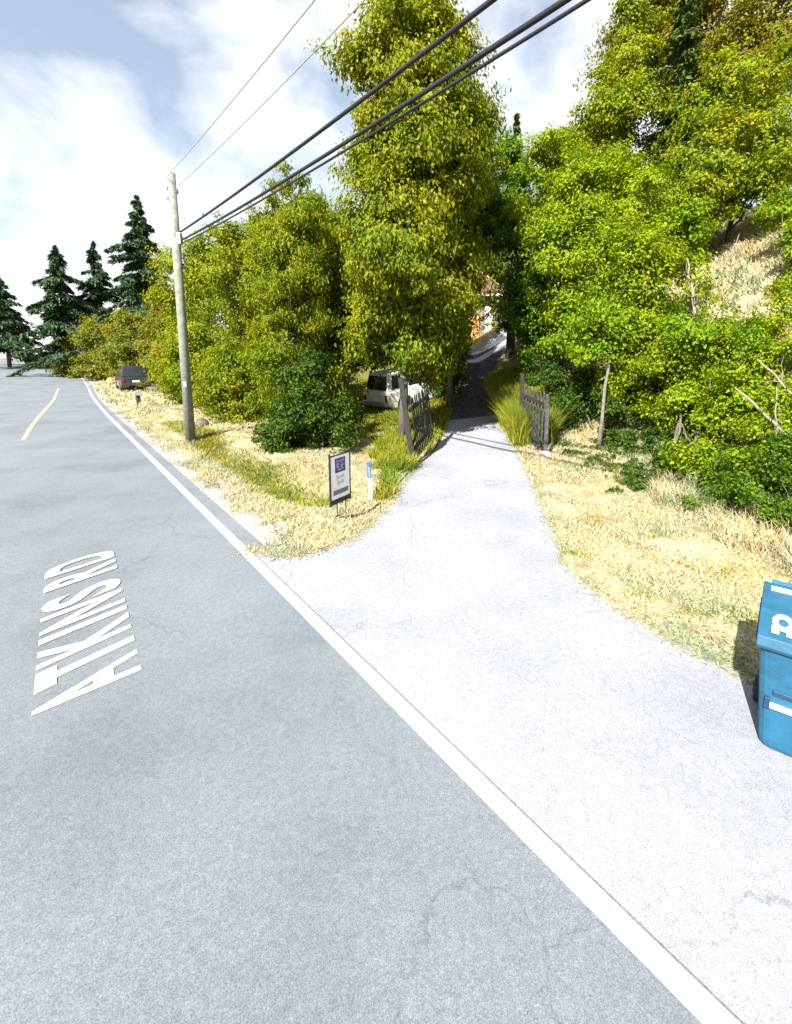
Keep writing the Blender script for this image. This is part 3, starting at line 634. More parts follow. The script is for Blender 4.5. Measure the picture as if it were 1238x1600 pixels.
# ------------------------------------------------------------------ vehicles
def suv(name, label, loc, rz, pitch, paint, L=4.4, Wd=1.75, H=1.75, spare=False, rack=False):
    root = empty(name, loc, (0, pitch, rz)); tag(root, label, 'vehicle')
    hw = Wd / 2; gc = .28; belt = H * .58
    x0, x1 = -L / 2, L / 2              # rear, front
    body = [(x0 + .02, gc + .18), (x0 + .25, gc), (x1 - .3, gc), (x1, gc + .15), (x1, belt * .78), (x1 - .12, belt * .90), (x1 - 1.25, belt), (x0 + .05, belt), (x0, belt - .1)]
    b = MB().prism(body, -hw, hw).build('body', M[paint], root, bevel=.045, smooth=False, seg=3)
    cab = [(x0 + .06, belt - .01), (x1 - 1.2, belt - .01), (x1 - 1.85, H), (x0 + .30, H)]
    MB().prism(cab, -hw + .04, hw - .04, lambda z: .16 * max(0, z - belt) / (H - belt)).build('cabin', M[paint], root, bevel=.05, seg=3)
    z0, z1 = belt + .07, H - .10
    def ins(z): return .04 + .16 * (z - belt) / (H - belt) - .006
    for s in (-1, 1):                      # side windows, three panes
        for (a0, a1, c0, c1) in ((x0 + .30, x0 + 1.10, x0 + .46, x0 + 1.10), (x0 + 1.2, x0 + 2.0, x0 + 1.2, x0 + 2.0), (x0 + 2.1, x1 - 1.38, x0 + 2.1, x1 - 1.86)):
            y0, y1 = s * (hw - ins(z0)), s * (hw - ins(z1)); t = -s * .02
            MB().add([(a0, y0, z0), (a1, y0, z0), (c1, y1, z1), (c0, y1, z1), (a0, y0 + t, z0), (a1, y0 + t, z0), (c1, y1 + t, z1), (c0, y1 + t, z1)],
                     [(0, 1, 2, 3), (7, 6, 5, 4), (0, 4, 5, 1), (1, 5, 6, 2), (2, 6, 7, 3), (3, 7, 4, 0)]).build('side_window', M['glass'], root)
    def slanted(nm, xa, xb, w0, w1, za, zb, mat, th):
        MB().add([(xa, -w0, za), (xa, w0, za), (xb, w1, zb), (xb, -w1, zb), (xa - th, -w0, za), (xa - th, w0, za), (xb - th, w1, zb), (xb - th, -w1, zb)],
                 [(0, 1, 2, 3), (7, 6, 5, 4), (0, 4, 5, 1), (1, 5, 6, 2), (2, 6, 7, 3), (3, 7, 4, 0)]).build(nm, M[mat], root)
    fz = lambda z, xa, xb: xa + (xb - xa) * (z - belt) / (H - belt)
    slanted('rear_window', fz(z0, x0 + .06, x0 + .30) - .012, fz(z1, x0 + .06, x0 + .30) - .012, hw - .16, hw - .27, z0, z1, 'glass', -.02)
    slanted('windscreen', fz(z0, x1 - 1.2, x1 - 1.85) + .012, fz(z1, x1 - 1.2, x1 - 1.85) + .012, hw - .14, hw - .25, z0, z1, 'glass', .02)
    MB().box((x0 - .06, 0, gc + .24), (.16, Wd * .98, .17)).build('rear_bumper', M['galv' if paint == 'car_white' else 'car_trim'], root, bevel=.03)
    MB().box((x1 + .05, 0, gc + .24), (.16, Wd * .98, .18)).build('front_bumper', M['car_trim'], root, bevel=.03)
    MB().box((x1 + .005, 0, belt * .68), (.03, Wd * .5, .16)).build('grille', M['car_trim'], root, bevel=.01)
    for s in (-1, 1):
        MB().box((x0 - .005, s * (hw - .12), belt - .24), (.04, .14, .26)).build('tail_light', M['red_lens'], root, bevel=.01)
        MB().box((x1 + .005, s * (hw - .22), belt * .70), (.04, .26, .15)).build('headlight', M['clear_lens'], root, bevel=.01)
        MB().box((x1 - 1.35, s * (hw + .09), belt + .10), (.09, .18, .13)).build('mirror', M['car_trim'], root, bevel=.02)
        for wx in (x0 + .85, x1 - .82):
            w = empty('wheel', (wx, s * (hw - .11), .34)); w.parent = root
            def ring(prof, seg=22):
                vs = []; fs = []
                for k in range(seg):
                    a = 2 * math.pi * k / seg
                    vs += [(math.cos(a) * r, yy, math.sin(a) * r) for r, yy in prof]
                q = len(prof)
                for k in range(seg):
                    k2 = (k + 1) % seg
                    for i in range(q): fs.append((k * q + i, k2 * q + i, k2 * q + (i + 1) % q, k * q + (i + 1) % q))
                return vs, fs
            MB().add(*ring([(.20, -.10), (.32, -.11), (.345, -.07), (.345, .07), (.32, .11), (.20, .10)])).build('tyre', M['rubber'], w, smooth=True)
            MB().add(*ring([(.02, -.05), (.205, -.09), (.21, .09), (.02, .05)])).build('rim', M['rim'], w)
            MB().tube([(wx, s * (hw + .003), .36), (wx, s * (hw + .012), .36)], .41, 20).build('wheel_arch', M['car_trim'], root)
    MB().box((x0 - .008, 0, belt - .30), (.02, .42, .12)).build('plate', M['white_plastic'], root)
    if spare:
        MB().tube([(x0 - .03, .1, belt - .12), (x0 - .2, .1, belt - .12)], .33, 20).build('spare_wheel', M['rubber'], root, bevel=.03)
    if rack:
        for s in (-1, 1): MB().tube([(x0 + .5, s * (hw - .28), H + .05), (x1 - 2.0, s * (hw - .28), H + .05)], .018, 6).build('roof_rail', M['galv'], root)
    return root

ang_road = math.atan2(.7804, -.6247)
suv('parked_suv', 'dark sport utility vehicle parked on the far verge with its back to us', (-21.0, 33.75, .0), ang_road - .02, 0, 'car_dark', L=4.5, Wd=1.8, H=1.78, spare=False, rack=True)
suv('parked_suv', 'white boxy four by four parked behind the left picket gate', (-.12, 20.25, .36), math.atan2(.66, .75), R(-9), 'car_white', L=4.2, Wd=1.7, H=1.72)

# ------------------------------------------------------------------ gates
def fence_post(name, label, base, top, w, mat, block):
    root = empty(name, base); tag(root, label, 'gate post')
    d = Vector(top) - Vector(base); q = Vector((0, 0, 1)).rotation_difference(d.normalized()).to_matrix()
    MB().box(d / 2 + Vector((0, 0, -.05)), (w, w, d.length + .1), q).build('post', M[mat], root, bevel=.012)
    if block: MB().box((block[0], block[1], .06), (.22, .2, .26), None, .9).build('footing', M['concrete'], root, bevel=.02)
    return root

def gate(name, label, a, b, z_a, z_b, h, n, mat, lean=(0, 0)):
    """pickets between ground points a and b"""
    a = Vector((*a, z_a)); b = Vector((*b, z_b)); d = (b - a); u = Vector((d.x, d.y, 0)).normalized(); L = Vector((d.x, d.y, 0)).length
    root = empty(name, a); tag(root, label, 'gate')
    rz = math.atan2(u.y, u.x); rot = Matrix.Rotation(rz, 3, 'Z'); nrm = Vector((-u.y, u.x, 0))
    def pos(f, z): return u * (L * f) + Vector((lean[0] * z, lean[1] * z, (b.z - a.z) * f + z))
    me = None
    for i in range(n):
        f = (i + .5) / n; w = min(.095, L / n * .56); hh = h * random.uniform(.975, 1.015)
        c = pos(f, 0); tilt = rot @ Matrix.Rotation(R(random.uniform(-1.2, 1.2)), 3, 'Y')
        m_ = MB()
        vs = [(-w / 2, -.006, .04), (w / 2, -.006, .04), (w / 2, -.006, hh - .07), (0, -.006, hh), (-w / 2, -.006, hh - .07),
              (-w / 2, .006, .04), (w / 2, .006, .04), (w / 2, .006, hh - .07), (0, .006, hh), (-w / 2, .006, hh - .07)]
        vs = [tilt @ Vector(v) + c + Vector((lean[0] * v[2], lean[1] * v[2], 0)) for v in vs]
        m_.add(vs, [(0, 1, 2, 3, 4), (9, 8, 7, 6, 5), (0, 5, 6, 1), (1, 6, 7, 2), (2, 7, 8, 3), (3, 8, 9, 4), (4, 9, 5, 0)]).build('picket', M[mat], root)
    for zz in (.28, h - .30):
        p0 = pos(-.01, zz) + nrm * .035; p1 = pos(1.01, zz) + nrm * .035
        dd = p1 - p0; q = Matrix.Rotation(rz, 3, 'Z') @ Matrix.Rotation(-math.atan2(dd.z, Vector((dd.x, dd.y)).length), 3, 'Y')
        MB().box((p0 + p1) / 2, (dd.length, .04, .09), q).build('rail', M['dark_wood'], root)
    p0 = pos(.02, .3) + nrm * .06; p1 = pos(.98, h - .32) + nrm * .06; dd = p1 - p0
    q = Matrix.Rotation(rz, 3, 'Z') @ Matrix.Rotation(-math.atan2(dd.z, Vector((dd.x, dd.y)).length), 3, 'Y')
    MB().box((p0 + p1) / 2, (dd.length, .03, .08), q).build('brace', M['dark_wood'], root)
    return root

fence_post('gate_post', 'dark leaning wooden post holding the left picket gate', (-.12, 10.45, .0), (-.40, 10.5, 2.0), .12, 'dark_wood', (.0, -.02))
gate('picket_gate', 'long weathered picket gate swung open on the left of the driveway', (-.02, 10.58), (.43, 12.4), .06, .26, 1.48, 11, 'old_wood', (-.12, 0))
fence_post('gate_post', 'weathered post on a stone block at the near end of the right gate', (2.98, 10.55, .10), (3.02, 10.7, 1.60), .085, 'grey_wood', (-.03, -.10))
fence_post('gate_post', 'dark post at the far end of the right picket gate', (2.78, 12.35, .22), (2.80, 12.4, 2.02), .09, 'dark_wood', None)
gate('picket_gate', 'short grey picket gate standing open at the right of the driveway', (2.96, 10.75), (2.80, 12.3), .16, .26, 1.50, 7, 'grey_wood', (.02, 0))

# ------------------------------------------------------------------ utility pole and wires
PX, PY = -6.94, 13.75
pole = empty('utility_pole', (PX, PY, -.05)); tag(pole, 'tall weathered wooden utility pole on the dry grass verge', 'utility pole')
MB().tube([(0, 0, 0), (.0, 0, 3.5), (0, 0, 7.62)], [.148, .128, .108], 16).build('shaft', M['pole'], pole, smooth=True)
for (zz, a) in ((7.25, 2.6), (6.98, 2.6), (7.1, -.5)):
    MB().tube([(0, 0, zz), (math.cos(a) * .20, math.sin(a) * .2, zz)], .014, 6).build('bracket', M['galv'], pole)
    MB().tube([(math.cos(a) * .20, math.sin(a) * .2, zz - .05), (math.cos(a) * .2, math.sin(a) * .2, zz + .05)], [.04, .03], 8).build('insulator', M['bin_dark'], pole)
MB().box((.13, -.04, 5.85), (.10, .14, .30)).build('cable_clamp', M['galv'], pole, bevel=.01)
MB().box((.02, -.145, 1.7), (.10, .012, .16)).build('number_tag', M['galv'], pole)
WD = Vector((.6247, -.7804, 0))
def wire(name, label, z0, sag, r, mat, off=0.0, k1=40.0, ribs=False):
    pts = []
    for i in range(33):
        k = k1 * i / 32; f = k / k1
        pts.append(Vector((PX, PY, 0)) + WD * k + Vector((.7804, .6247, 0)) * (off + .14 * (1 - f)) + Vector((0, 0, z0 - sag * 4 * f * (1 - f))))
    o = MB().tube(pts, r, 8, True).build(name, M[mat], None, smooth=True); tag(o, label, 'wire', 'overhead wires'); return o
wire('overhead_wire', 'thick black cable, uppermost of the three dark wires from the pole', 6.02, .58, .026, 'cable')
wire('overhead_wire', 'thick black cable in the middle of the three dark wires', 5.77, .76, .026, 'cable', -.03)
wire('overhead_wire', 'thinner black cable, lowest of the three dark wires', 5.70, .76, .017, 'cable', -.0)
wire('overhead_wire', 'thin pale wire high in the sky, left of the pair', 7.42, .75, .009, 'galv', -.28)
wire('overhead_wire', 'thin pale wire high in the sky, right of the pair', 7.30, .82, .009, 'galv', .05)

# ------------------------------------------------------------------ estate agent sign
sg = empty('real_estate_sign', (-1.22, 6.95, hz(-1.22, 6.95)), (0, 0, R(-40 + 0))); tag(sg, 'white real estate sign in black frame with navy square logo', 'sign')
sg.rotation_euler[2] = R(62)
SW, SH, SZ = .47, .68, .30
MB().box((0, 0, SZ + SH / 2), (SW, .012, SH)).build('panel', M['white_panel'], sg)
for s in (-1, 1):
    MB().box((s * (SW / 2 + .011), 0, SZ + SH / 2 - .02), (.02, .028, SH + .14)).build('frame_upright', M['black_metal'], sg)
    MB().tube([(s * .11 + .02, 0, -.1), (s * .11 + .02, 0, SZ - .05)], .008, 6).build('leg', M['black_metal'], sg)
MB().box((0, 0, SZ - .035), (SW + .0, .024, .075)).build('frame_bottom', M['black_metal'], sg)
MB().box((0, 0, SZ + SH + .008), (SW, .024, .014)).build('frame_top', M['black_metal'], sg)
MB().box((-.0, 0, .02), (.26, .012, .012)).build('stake_bar', M['black_metal'], sg)
for fy in (-1,):
    y = fy * .009
    lg = MB().box((.0, y, SZ + .525), (.25, .004, .225)).build('logo', M['navy'], sg)
    for (lx, lz, lw, lh) in ((-.09, .565, .018, .12), (-.045, .592, .055, .02), (.03, .592, .075, .03), (.085, .60, .02, .05), (-.055, .545, .05, .03), (.03, .55, .06, .018),
                             (-.06, .50, .07, .03), (.03, .505, .05, .045), (.085, .52, .03, .03), (-.03, .455, .09, .022), (.055, .46, .05, .02)):
        MB().box((lx, y + fy * .003, SZ + lz), (lw, .003, lh)).build('logo_mark', M['lilac'], lg)
    for (lx, lz, lw, lh) in ((-.085, .335, .018, .095), (-.04, .33, .05, .045), (.02, .335, .045, .04), (.07, .345, .035, .06), (-.06, .245, .018, .09), (-.02, .25, .05, .045), (.035, .255, .03, .065), (.07, .25, .025, .045)):
        MB().box((lx, y, SZ + lz), (lw, .003, lh)).build('lettering', M['grey_print'], sg)
    MB().box((.005, y, SZ + .105), (.37, .004, .075)).build('banner', M['slate_print'], sg, bevel=.015)

# marker post
mk = empty('marker_post', (-.83, 7.78, hz(-.83, 7.78) - .03), (0, R(-3), 0)); tag(mk, 'slim white marker post with blue top beside the driveway', 'marker post')
MB().box((0, 0, .2), (.068, .022, .44), None, .95).build('lower_post', M['white_plastic'], mk, bevel=.008)
bt = MB().box((0, 0, .565), (.066, .024, .30)).build('upper_post', M['post_blue'], mk, bevel=.010)
for k in range(6): MB().box((0, -.0135, .45 + k * .03), (.022, .003, .018)).build('letter_mark', M['lilac'], bt)

# hose along the left driveway edge
hp = [(-1.22, 6.78), (-.98, 6.86), (-.80, 7.02), (-.66, 7.5), (-.52, 8.1), (-.30, 9.1), (-.08, 10.1), (.12, 10.75), (.30, 11.2), (.47, 12.0), (.60, 12.9), (.72, 13.8)]
hp = chaikin_pair(hp, hp, 2)[0]
hp = hp + rng.normal(0, .008, hp.shape)
tag(MB().tube([(q[0], q[1], hz(*q) + .03) for q in hp], .018, 7).build('garden_hose', M['cable'], smooth=True), 'thin black hose lying along the left edge of the driveway', 'hose')

# ------------------------------------------------------------------ small things on the far verge
bx = empty('newspaper_box', (-14.15, 23.1, 0), (0, 0, R(35))); tag(bx, 'small dark roadside box with a pale rounded top near the dark vehicle', 'box')
MB().box((0, 0, .27), (.20, .20, .56), None, .92).build('post', M['car_trim'], bx, bevel=.02)
MB().prism([(-.17, .52), (.17, .52), (.17, .64), (.12, .72), (0, .76), (-.12, .72), (-.17, .64)], -.24, .24).build('hood', M['galv'], bx, bevel=.015)
lgp = empty('cut_log', (-18.3, 31.75, .18), (0, 0, R(20))); tag(lgp, 'short cut log with pale ends lying right of the dark vehicle', 'log')
MB().tube([(-.45, 0, 0), (.0, .02, .01), (.42, 0, 0)], [.19, .20, .185], 12).build('log_bark', M['bark'], lgp, smooth=True)
for s in (-1, 1): MB().tube([(s * .43, 0, 0), (s * .46, 0, 0)], .17, 12).build('cut_end', M['dead_wood'], lgp)
def rock(name, label, x, y, r, mat, sq=.6):
    bm = bmesh.new(); bmesh.ops.create_icosphere(bm, subdivisions=3, radius=r)
    ph = [random.uniform(0, 6) for _ in range(3)]
    for v in bm.verts:
        c = v.co; k = 1 + .18 * math.sin(c.x / r * 2.3 + ph[0]) + .15 * math.sin(c.y / r * 3 + ph[1]) + .1 * math.sin(c.z / r * 4 + ph[2])
        v.co = Vector((c.x * k, c.y * k, c.z * k * sq))
    me = bpy.data.meshes.new(name); bm.to_mesh(me); bm.free()
    o = link_mesh(name, me, M[mat], smooth=True); o.location = (x, y, hz(x, y) + r * sq * .6); tag(o, label, 'stone' if 'stone' in name or 'boulder' in name else 'stump')
rock('tree_stump', 'small dark stump on the far verge left of the dark vehicle', -29.6, 42.8, .42, 'bark', 1.1)
rock('boulder', 'low reddish boulder just left of the dark parked vehicle', -26.9, 41.0, .62, 'cedar', .45)
rock('boulder', 'brown stone half buried in the grass at the foot of the pole', -7.75, 16.1, .24, 'bark', .7)

# ------------------------------------------------------------------ dead branches in the bushes on the right
def branch(label, pts, r0, sub=4):
    m_ = MB(); P = []
    for a, b_ in zip(pts[:-1], pts[1:]): P += wavy(a, b_, 4, .04)[(1 if P else 0):]
    n_ = len(P); m_.tube(P, [r0 * min(.35 + 2.2 * i / (n_ - 1), 1.0) * (1 - .75 * i / (n_ - 1)) for i in range(n_)], 7)
    for k in range(sub):
        i = random.randint(n_ // 4, n_ - 2); q = P[i]; e = q + Vector((random.uniform(-.45, .3), random.uniform(-.4, .1), random.uniform(-.1, .5)))
        m_.tube(wavy(q, e, 3, .05), [r0 * .4, r0 * .3, r0 * .2, r0 * .08], 5)
    tag(m_.build('dead_branch', M['dead_wood'], smooth=True), label, 'branch', 'dead pale branches caught in the right bushes')
branch('long pale dead branch slanting down to the right edge of the picture', [(5.45, 7.9, 1.95), (5.75, 7.5, 1.5), (6.05, 7.0, 1.02), (6.3, 6.6, .55)], .034)
branch('thin pale dead branch above the longest slanting one', [(5.7, 7.8, 2.45), (5.95, 7.4, 1.95), (6.25, 6.9, 1.5)], .022)
branch('upright pale dead branch crossing the slanting ones', [(5.75, 6.9, .55), (5.62, 7.1, 1.2), (5.70, 7.3, 2.0)], .022)
branch('low forked dead branch near the ground at the right edge', [(4.95, 6.55, .78), (5.3, 6.3, .66), (5.7, 6.1, .72)], .024, 6)
branch('pale lichen covered branch in the middle of the right bushes', [(6.0, 10.1, 3.2), (5.98, 10.3, 3.9), (5.85, 10.4, 4.6)], .045, 7)
branch('thin bare stem leaning across the dry grass slope', [(7.0, 11.6, 3.6), (7.6, 11.9, 4.6), (8.0, 12.0, 5.5)], .028, 3)

# ------------------------------------------------------------------ blue wheeled bin
bn = empty('recycling_bin', (2.525, 2.695, 0), (0, 0, R(-39))); bn.scale = (1, 1, .845); tag(bn, 'blue wheeled recycling bin with white marks at the right edge', 'bin')
def loft(secs, rcor=.06):
    """secs: (z, hw, y0, y1) rounded rectangles"""
    vs = []; fs = []; K = 4 * 4
    for (z, hw_, y0, y1) in secs:
        cx = [(hw_ - rcor, y1 - rcor, 0), (-hw_ + rcor, y1 - rcor, 90), (-hw_ + rcor, y0 + rcor, 180), (hw_ - rcor, y0 + rcor, 270)]
        for (x, y, a) in cx:
            for k in range(4):
                w = R(a + 30 * k); vs.append((x + rcor * math.cos(w), y + rcor * math.sin(w), z))
    for i in range(len(secs) - 1):
        for k in range(K): fs.append((i * K + k, i * K + (k + 1) % K, (i + 1) * K + (k + 1) % K, (i + 1) * K + k))
    fs += [tuple(range(K))[::-1], tuple((len(secs) - 1) * K + k for k in range(K))]
    return vs, fs
body = MB().add(*loft([(.02, .215, -.25, .22), (.05, .222, -.258, .23), (.50, .25, -.285, .28), (.86, .27, -.305, .33)])).build('body', M['bin_blue'], bn, smooth=False, bevel=.006)
MB().add(*loft([(.855, .288, -.325, .35), (.90, .292, -.33, .355)])).build('rim', M['bin_dark'], bn, bevel=.006)
lid = MB().prism([(-.335, .845), (-.345, .875), (-.33, .940), (-.10, 1.03), (.28, 1.05), (.36, 1.03), (.37, .905), (-.33, .905)], -.285, .285).build('lid', M['bin_blue'], bn, bevel=.022, seg=3)
for v in lid.data.vertices: v.co = Vector((v.co.y, v.co.x, v.co.z))
bm = bmesh.new(); bm.from_mesh(lid.data); bmesh.ops.recalc_face_normals(bm, faces=bm.faces); bm.to_mesh(lid.data); bm.free()
lid.data.update()
MB().tube([(-.24, .40, 1.02), (.24, .40, 1.02)], .02, 8).build('rear_handle', M['bin_blue'], bn)
MB().box((-.02, .22, 1.0515), (.44, .05, .012)).build('lid_stripe', M['white_plastic'], lid)
def on_lid(y): return .945 + (y + .36) / .26 * .085 + .008
rl = math.atan2(.085, .26); rm = Matrix.Rotation(rl, 3, 'X')
mkv = MB(); ring = 20
for k in range(ring):                                  # a white ring on two feet
    a0, a1 = 2 * math.pi * k / ring, 2 * math.pi * (k + 1) / ring
    q = []
    for (a, r) in ((a0, 1), (a1, 1), (a1, .48), (a0, .48)): q.append((math.cos(a) * .055 * r, math.sin(a) * .075 * r, 0))
    q += [(x, y, .004) for x, y, _ in q]
    q = [rm @ Vector(v) + Vector((-.165, -.20, on_lid(-.20))) for v in q]
    mkv.add(q, [(3, 2, 1, 0), (4, 5, 6, 7), (0, 1, 5, 4), (1, 2, 6, 5), (2, 3, 7, 6), (3, 0, 4, 7)])
for sx in (-.036, .036): mkv.box(rm @ Vector((sx, -.075, .002)) + Vector((-.165, -.20, on_lid(-.20))), (.036, .07, .004), rm)
mkv.build('lid_mark', M['white_plastic'], lid)
MB().box((0, -.278, .50), (.36, .03, .045)).build('grab_recess', M['bin_dark'], bn, bevel=.008)
MB().tube([(-.185, -.293, .40), (.185, -.293, .40)], .02, 8).build('lift_bar', M['white_plastic'], bn)
for s in (-1, 1): MB().box((s * .20, -.272, .41), (.03, .05, .09)).build('bar_bracket', M['bin_dark'], bn, bevel=.006)
for s in (-1, 1):
    w = empty('wheel', (s * .25, .26, .10)); w.parent = bn
    MB().tube([(-.025, 0, 0), (.025, 0, 0)], .10, 18).build('tyre', M['rubber'], w, bevel=.01)
    MB().tube([(s * .02, 0, 0), (s * .03, 0, 0)], .045, 12).build('hub', M['bin_dark'], w)
MB().tube([(-.25, .26, .10), (.25, .26, .10)], .012, 8).build('axle', M['galv'], bn)

# ------------------------------------------------------------------ grass
def blades(pts, hgt, wid, lean, droop=.5):
    """three-vertex blades standing on pts (N,3)"""
    n = len(pts); a = rng.uniform(0, 6.283, n); b_ = np.stack([np.cos(a), np.sin(a), np.zeros(n)], 1)
    d = rng.normal(0, lean, (n, 2)); tip = pts + np.stack([d[:, 0] * hgt, d[:, 1] * hgt, hgt], 1)
    tip[:, 2] -= np.hypot(d[:, 0], d[:, 1]) * hgt * droop * .4
    w = (wid * rng.uniform(.6, 1.4, n))[:, None]
    midp = pts * .45 + tip * .55 + np.stack([-d[:, 0] * hgt * .18, -d[:, 1] * hgt * .18, hgt * .08], 1)
    v = np.stack([pts - b_ * w, pts + b_ * w, midp + b_ * w * .75, tip, midp - b_ * w * .75], 1).reshape(-1, 3)
    base = np.arange(n)[:, None] * 5
    f = np.concatenate([base + [0, 1, 2], base + [0, 2, 4], base + [4, 2, 3]], 1).reshape(-1, 3)
    return v, f

def scatter(n, box, cond, clump=0):
    x = rng.uniform(box[0], box[1], n); y = rng.uniform(box[2], box[3], n)
    if clump:
        k = n // clump; cx = rng.uniform(box[0], box[1], k); cy = rng.uniform(box[2], box[3], k); i = rng.integers(0, k, n)
        x = cx[i] + rng.normal(0, .06, n); y = cy[i] + rng.normal(0, .06, n)
    keep = cond(x, y) & ~in_poly(x, y, DRIVE_POLY)
    x, y = x[keep], y[keep]
    return np.stack([x, y, height(x, y) - .01], 1)

def n_of(x, y): return .7804 * x + .6247 * y
def s_of(x, y): return -.6247 * x + .7804 * y
jag = lambda x, y: .10 * np.sin(3.1 * s_of(x, y)) + .07 * np.sin(7.3 * s_of(x, y) + 1) + .05 * np.sin(17 * s_of(x, y))
def left_verge(x, y): return (road_dist(x, y) > 2.22 + jag(x, y)) & (n_of(x, y) < 6.8) & (s_of(x, y) > 4.6)
def right_verge(x, y): return (n_of(x, y) > 3.95 + jag(x, y)) & (x > 1.7) & (x < 5.3) & (s_of(x, y) < 12)
parts_v = []; parts_f = []; off = 0
def push(v, f):
    global off
    parts_v.append(v); parts_f.append(f + off); off += len(v)
def flush(name, label, cat, mat):
    global parts_v, parts_f, off
    o = link_mesh(name, np_mesh(name, np.concatenate(parts_v), np.concatenate(parts_f), 3), M[mat])
    tag(o, label, cat, kind='stuff'); parts_v, parts_f, off = [], [], 0
def add(n, box, cond, h0, h1, wid, lean, clump=0):
    P = scatter(n, box, cond, clump)
    if len(P): push(*blades(P, rng.uniform(h0, h1, len(P)), wid, lean))
add(60000, (-5.5, .6, 4.8, 12.5), left_verge, .04, .13, .006, .75, 14)
add(30000, (-5.5, .6, 4.8, 12.5), left_verge, .03, .08, .008, 1.0)
add(50000, (-14, -4.5, 9, 24), left_verge, .06, .20, .006, .6, 14)
add(20000, (-34, -11, 19, 46), left_verge, .10, .28, .025, .6, 10)
add(60000, (1.7, 5.6, 2.6, 9.0), right_verge, .03, .12, .006, .8, 14)
add(30000, (1.7, 5.6, 2.6, 9.0), right_verge, .02, .07, .007, 1.0)
add(30000, (2.2, 5.6, 8.5, 13), right_verge, .05, .18, .009, .7, 14)
add(40000, (6.5, 14, 9.5, 20), lambda x, y: x > 6.5, .10, .35, .014, .6, 16)
for E_ in (DLs, DRs):                      # straw straying over the paving edge
    m_ = (E_[:, 1] > 2.6) & (E_[:, 1] < 16); Q = E_[m_]; i_ = rng.integers(0, len(Q) - 1, 5200); t_ = rng.uniform(0, 1, (5200, 1))
    q = Q[i_] * (1 - t_) + Q[i_ + 1] * t_ + rng.normal(0, .075, (5200, 2)) * rng.uniform(.2, 1.6, (5200, 1))
    P = np.column_stack([q, height(q[:, 0], q[:, 1]) + .012]); push(*blades(P, rng.uniform(.012, .06, len(P)), .005, 1.6))
add(9000, (4.0, 5.4, 4.6, 8.2), lambda x, y: x > 4.15 + .2 * np.sin(y * 4), .12, .45, .006, .5, 14)
flush('dry_grass', 'bleached dry straw grass covering both verges and the slope', 'grass', 'straw')
ditch = lambda x, y: left_verge(x, y) & (np.abs(n_of(x, y) - 3.55 - .12 * np.sin(s_of(x, y) * 1.3)) < rng.uniform(0, .55, x.shape)) & (s_of(x, y) > 7.2) & (s_of(x, y) < 19)
k = 16000; sv = rng.uniform(6.8, 19, k); nv = 3.55 + .12 * np.sin(sv * 1.3) + rng.normal(0, .24, k)
gxy = np.stack([nv * .7804 - sv * .6247, nv * .6247 + sv * .7804], 1); gxy = gxy[~in_poly(gxy[:, 0], gxy[:, 1], DRIVE_POLY)]
P = np.column_stack([gxy, height(gxy[:, 0], gxy[:, 1])]); push(*blades(P, rng.uniform(.04, .16, len(P)), .009, .7))
add(8000, (-1.3, .1, 9.6, 13), lambda x, y: (n_of(x, y) > 5.4) & (x < -.1) & (x > -1.0 + .2 * np.sin(y * 5)), .15, .42, .010, .5, 12)
add(1600, (-.9, -.35, 7.6, 9.8), lambda x, y: (x > -.75) & (x < -.45), .08, .30, .010, .5, 12)
add(60000, (-6, 2, 11.0, 27), lambda x, y: (n_of(x, y) > 7.2) & (x < 1.6), .06, .24, .014, .6, 12)
tufts = [(1.97, 5.45, .10), (2.3, 4.45, .09), (2.75, 4.1, .14), (3.2, 4.1, .15), (3.7, 5.0, .18), (3.3, 6.0, .14), (4.1, 4.8, .16), (2.7, 6.6, .12), (4.2, 4.1, .16), (3.0, 3.6, .12)]
for (tx, ty, r) in tufts:
    k = 160; P = np.stack([rng.normal(tx, r, k), rng.normal(ty, r * .7, k), np.zeros(k)], 1); P = P[~in_poly(P[:, 0], P[:, 1], DRIVE_POLY)]
    P[:, 2] = height(P[:, 0], P[:, 1]); push(*blades(P, rng.uniform(.03, .12, len(P)), .006, .7))
flush('green_grass', 'greener grass in the ditch and in tufts among the straw', 'grass', 'greengrass')
add(120000, (2.4, 5.4, 11.6, 19), lambda x, y: (x > 2.55 + .12 * np.sin(y * 3) + .045 * (y - 12)) & (x < 3.75 + .25 * np.sin(y * 2) + .1 * (y - 12)), .35, 1.2, .008, .30, 14)
flush('tall_grass', 'tall yellow green grass on the bank behind the right gate', 'grass', 'greengrass')
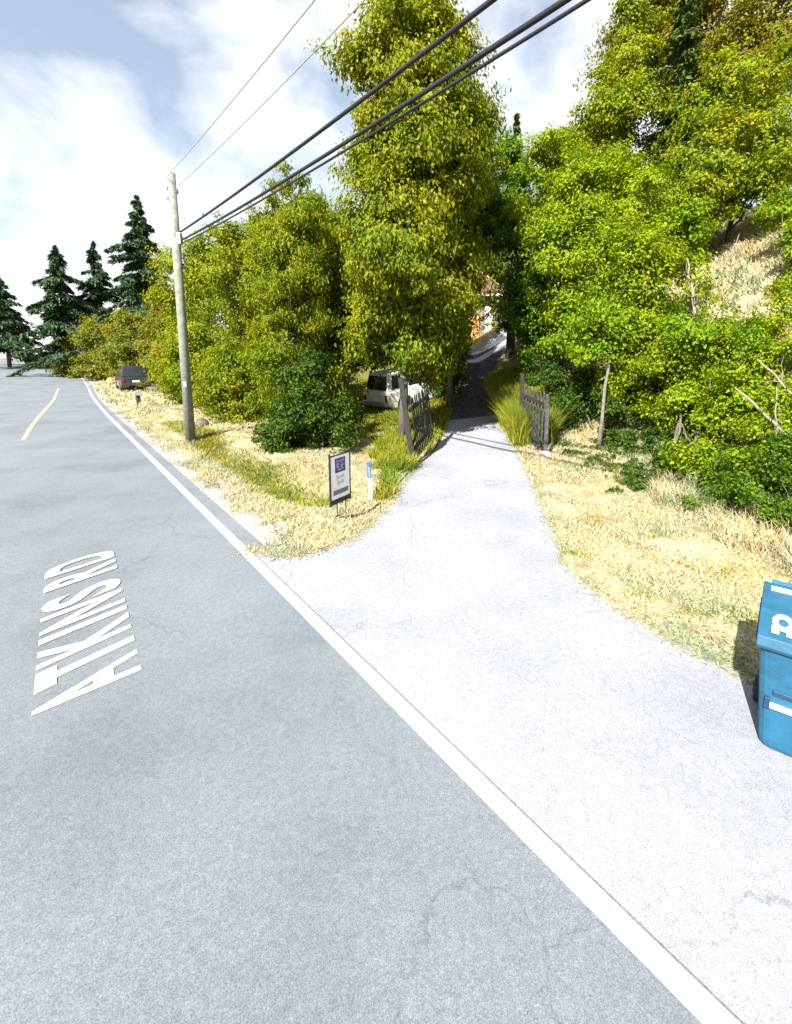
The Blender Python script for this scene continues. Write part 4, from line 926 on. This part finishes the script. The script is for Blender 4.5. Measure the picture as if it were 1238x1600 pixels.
# ivy-like undergrowth on the bank under the right-hand trees
P = scatter(26000, (4.6, 7.2, 6.0, 14), lambda x, y: x > 4.7 + .3 * np.sin(y * 2.1), 30)
P[:, 2] += rng.uniform(.0, .45, len(P)) * (.4 + .6 * np.sin(P[:, 0] * 3 + P[:, 1] * 2) ** 2)
Q = scatter(9000, (3.35, 5.0, 8.0, 11.6), lambda x, y: (np.sin(x * 5.3 + 1.7 * np.sin(y * 2.9)) * np.sin(y * 4.1 + x * 1.3) > -.05 - .5 * (x - 3.9)) & (x > 3.3 + .25 * np.sin(y * 3)), 40)
Q[:, 2] += rng.uniform(.0, .14, len(Q)); P = np.concatenate([P, Q])
k = len(P); v, f = leaf_mesh(P, unit(np.array([-.2, -.3, .8]) + rng.normal(0, .5, (k, 3))), unit(rng.normal(0, 1, (k, 3))), rng.uniform(.05, .12, k), rng.uniform(.03, .07, k))
push(v, f); flush('undergrowth', 'dense leafy undergrowth on the shaded bank under the right trees', 'undergrowth', 'leaf_dark')
lx = rng.uniform(.6, 5.5, 170000); ly = 15.6 + 15 * rng.uniform(0, 1, 170000) ** .95; kk = in_poly(lx, ly, DRIVE_POLY) & ~((ly > 27.3 + .2 * np.sin(lx * 3)) & (ly < 28.6)); lx, ly = lx[kk], ly[kk]  # dark leaf bits stand in for tree shade; gap left as the sunlit strip
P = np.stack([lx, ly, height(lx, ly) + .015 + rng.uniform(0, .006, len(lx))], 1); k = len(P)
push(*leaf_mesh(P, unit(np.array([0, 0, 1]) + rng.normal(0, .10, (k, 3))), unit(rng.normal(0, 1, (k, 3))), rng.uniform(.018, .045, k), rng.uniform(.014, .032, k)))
flush('shade_leaf_layer', 'dark leaf bits spread as painted shade over the upper driveway', 'painted shade', 'shade_fill')
# loose gravel at the road edge
P = scatter(5200, (-9, -.6, 5.0, 16), lambda x, y: (road_dist(x, y) > 1.98) & (road_dist(x, y) < 2.6) & (s_of(x, y) > 4.6))
P2 = scatter(700, (-2.4, .2, 5.2, 12), lambda x, y: n_of(x, y) < 7)
P = np.concatenate([P, P2]); k = len(P); r = (rng.uniform(.006, .022, k))[:, None, None]
oct_ = np.array([[1, 0, 0], [-1, 0, 0], [0, 1, 0], [0, -1, 0], [0, 0, .8], [0, 0, -.8]])
v = (P[:, None, :] + np.array([0, 0, .012]) + oct_[None] * r * rng.uniform(.7, 1.3, (k, 6, 1))).reshape(-1, 3)
fo = np.array([[0, 2, 4], [2, 1, 4], [1, 3, 4], [3, 0, 4], [2, 0, 5], [1, 2, 5], [3, 1, 5], [0, 3, 5]])
f = (np.arange(k)[:, None, None] * 6 + fo[None]).reshape(-1, 3)
push(v, f); flush('loose_gravel', 'loose grey gravel scattered along the road edge', 'gravel', 'stone')
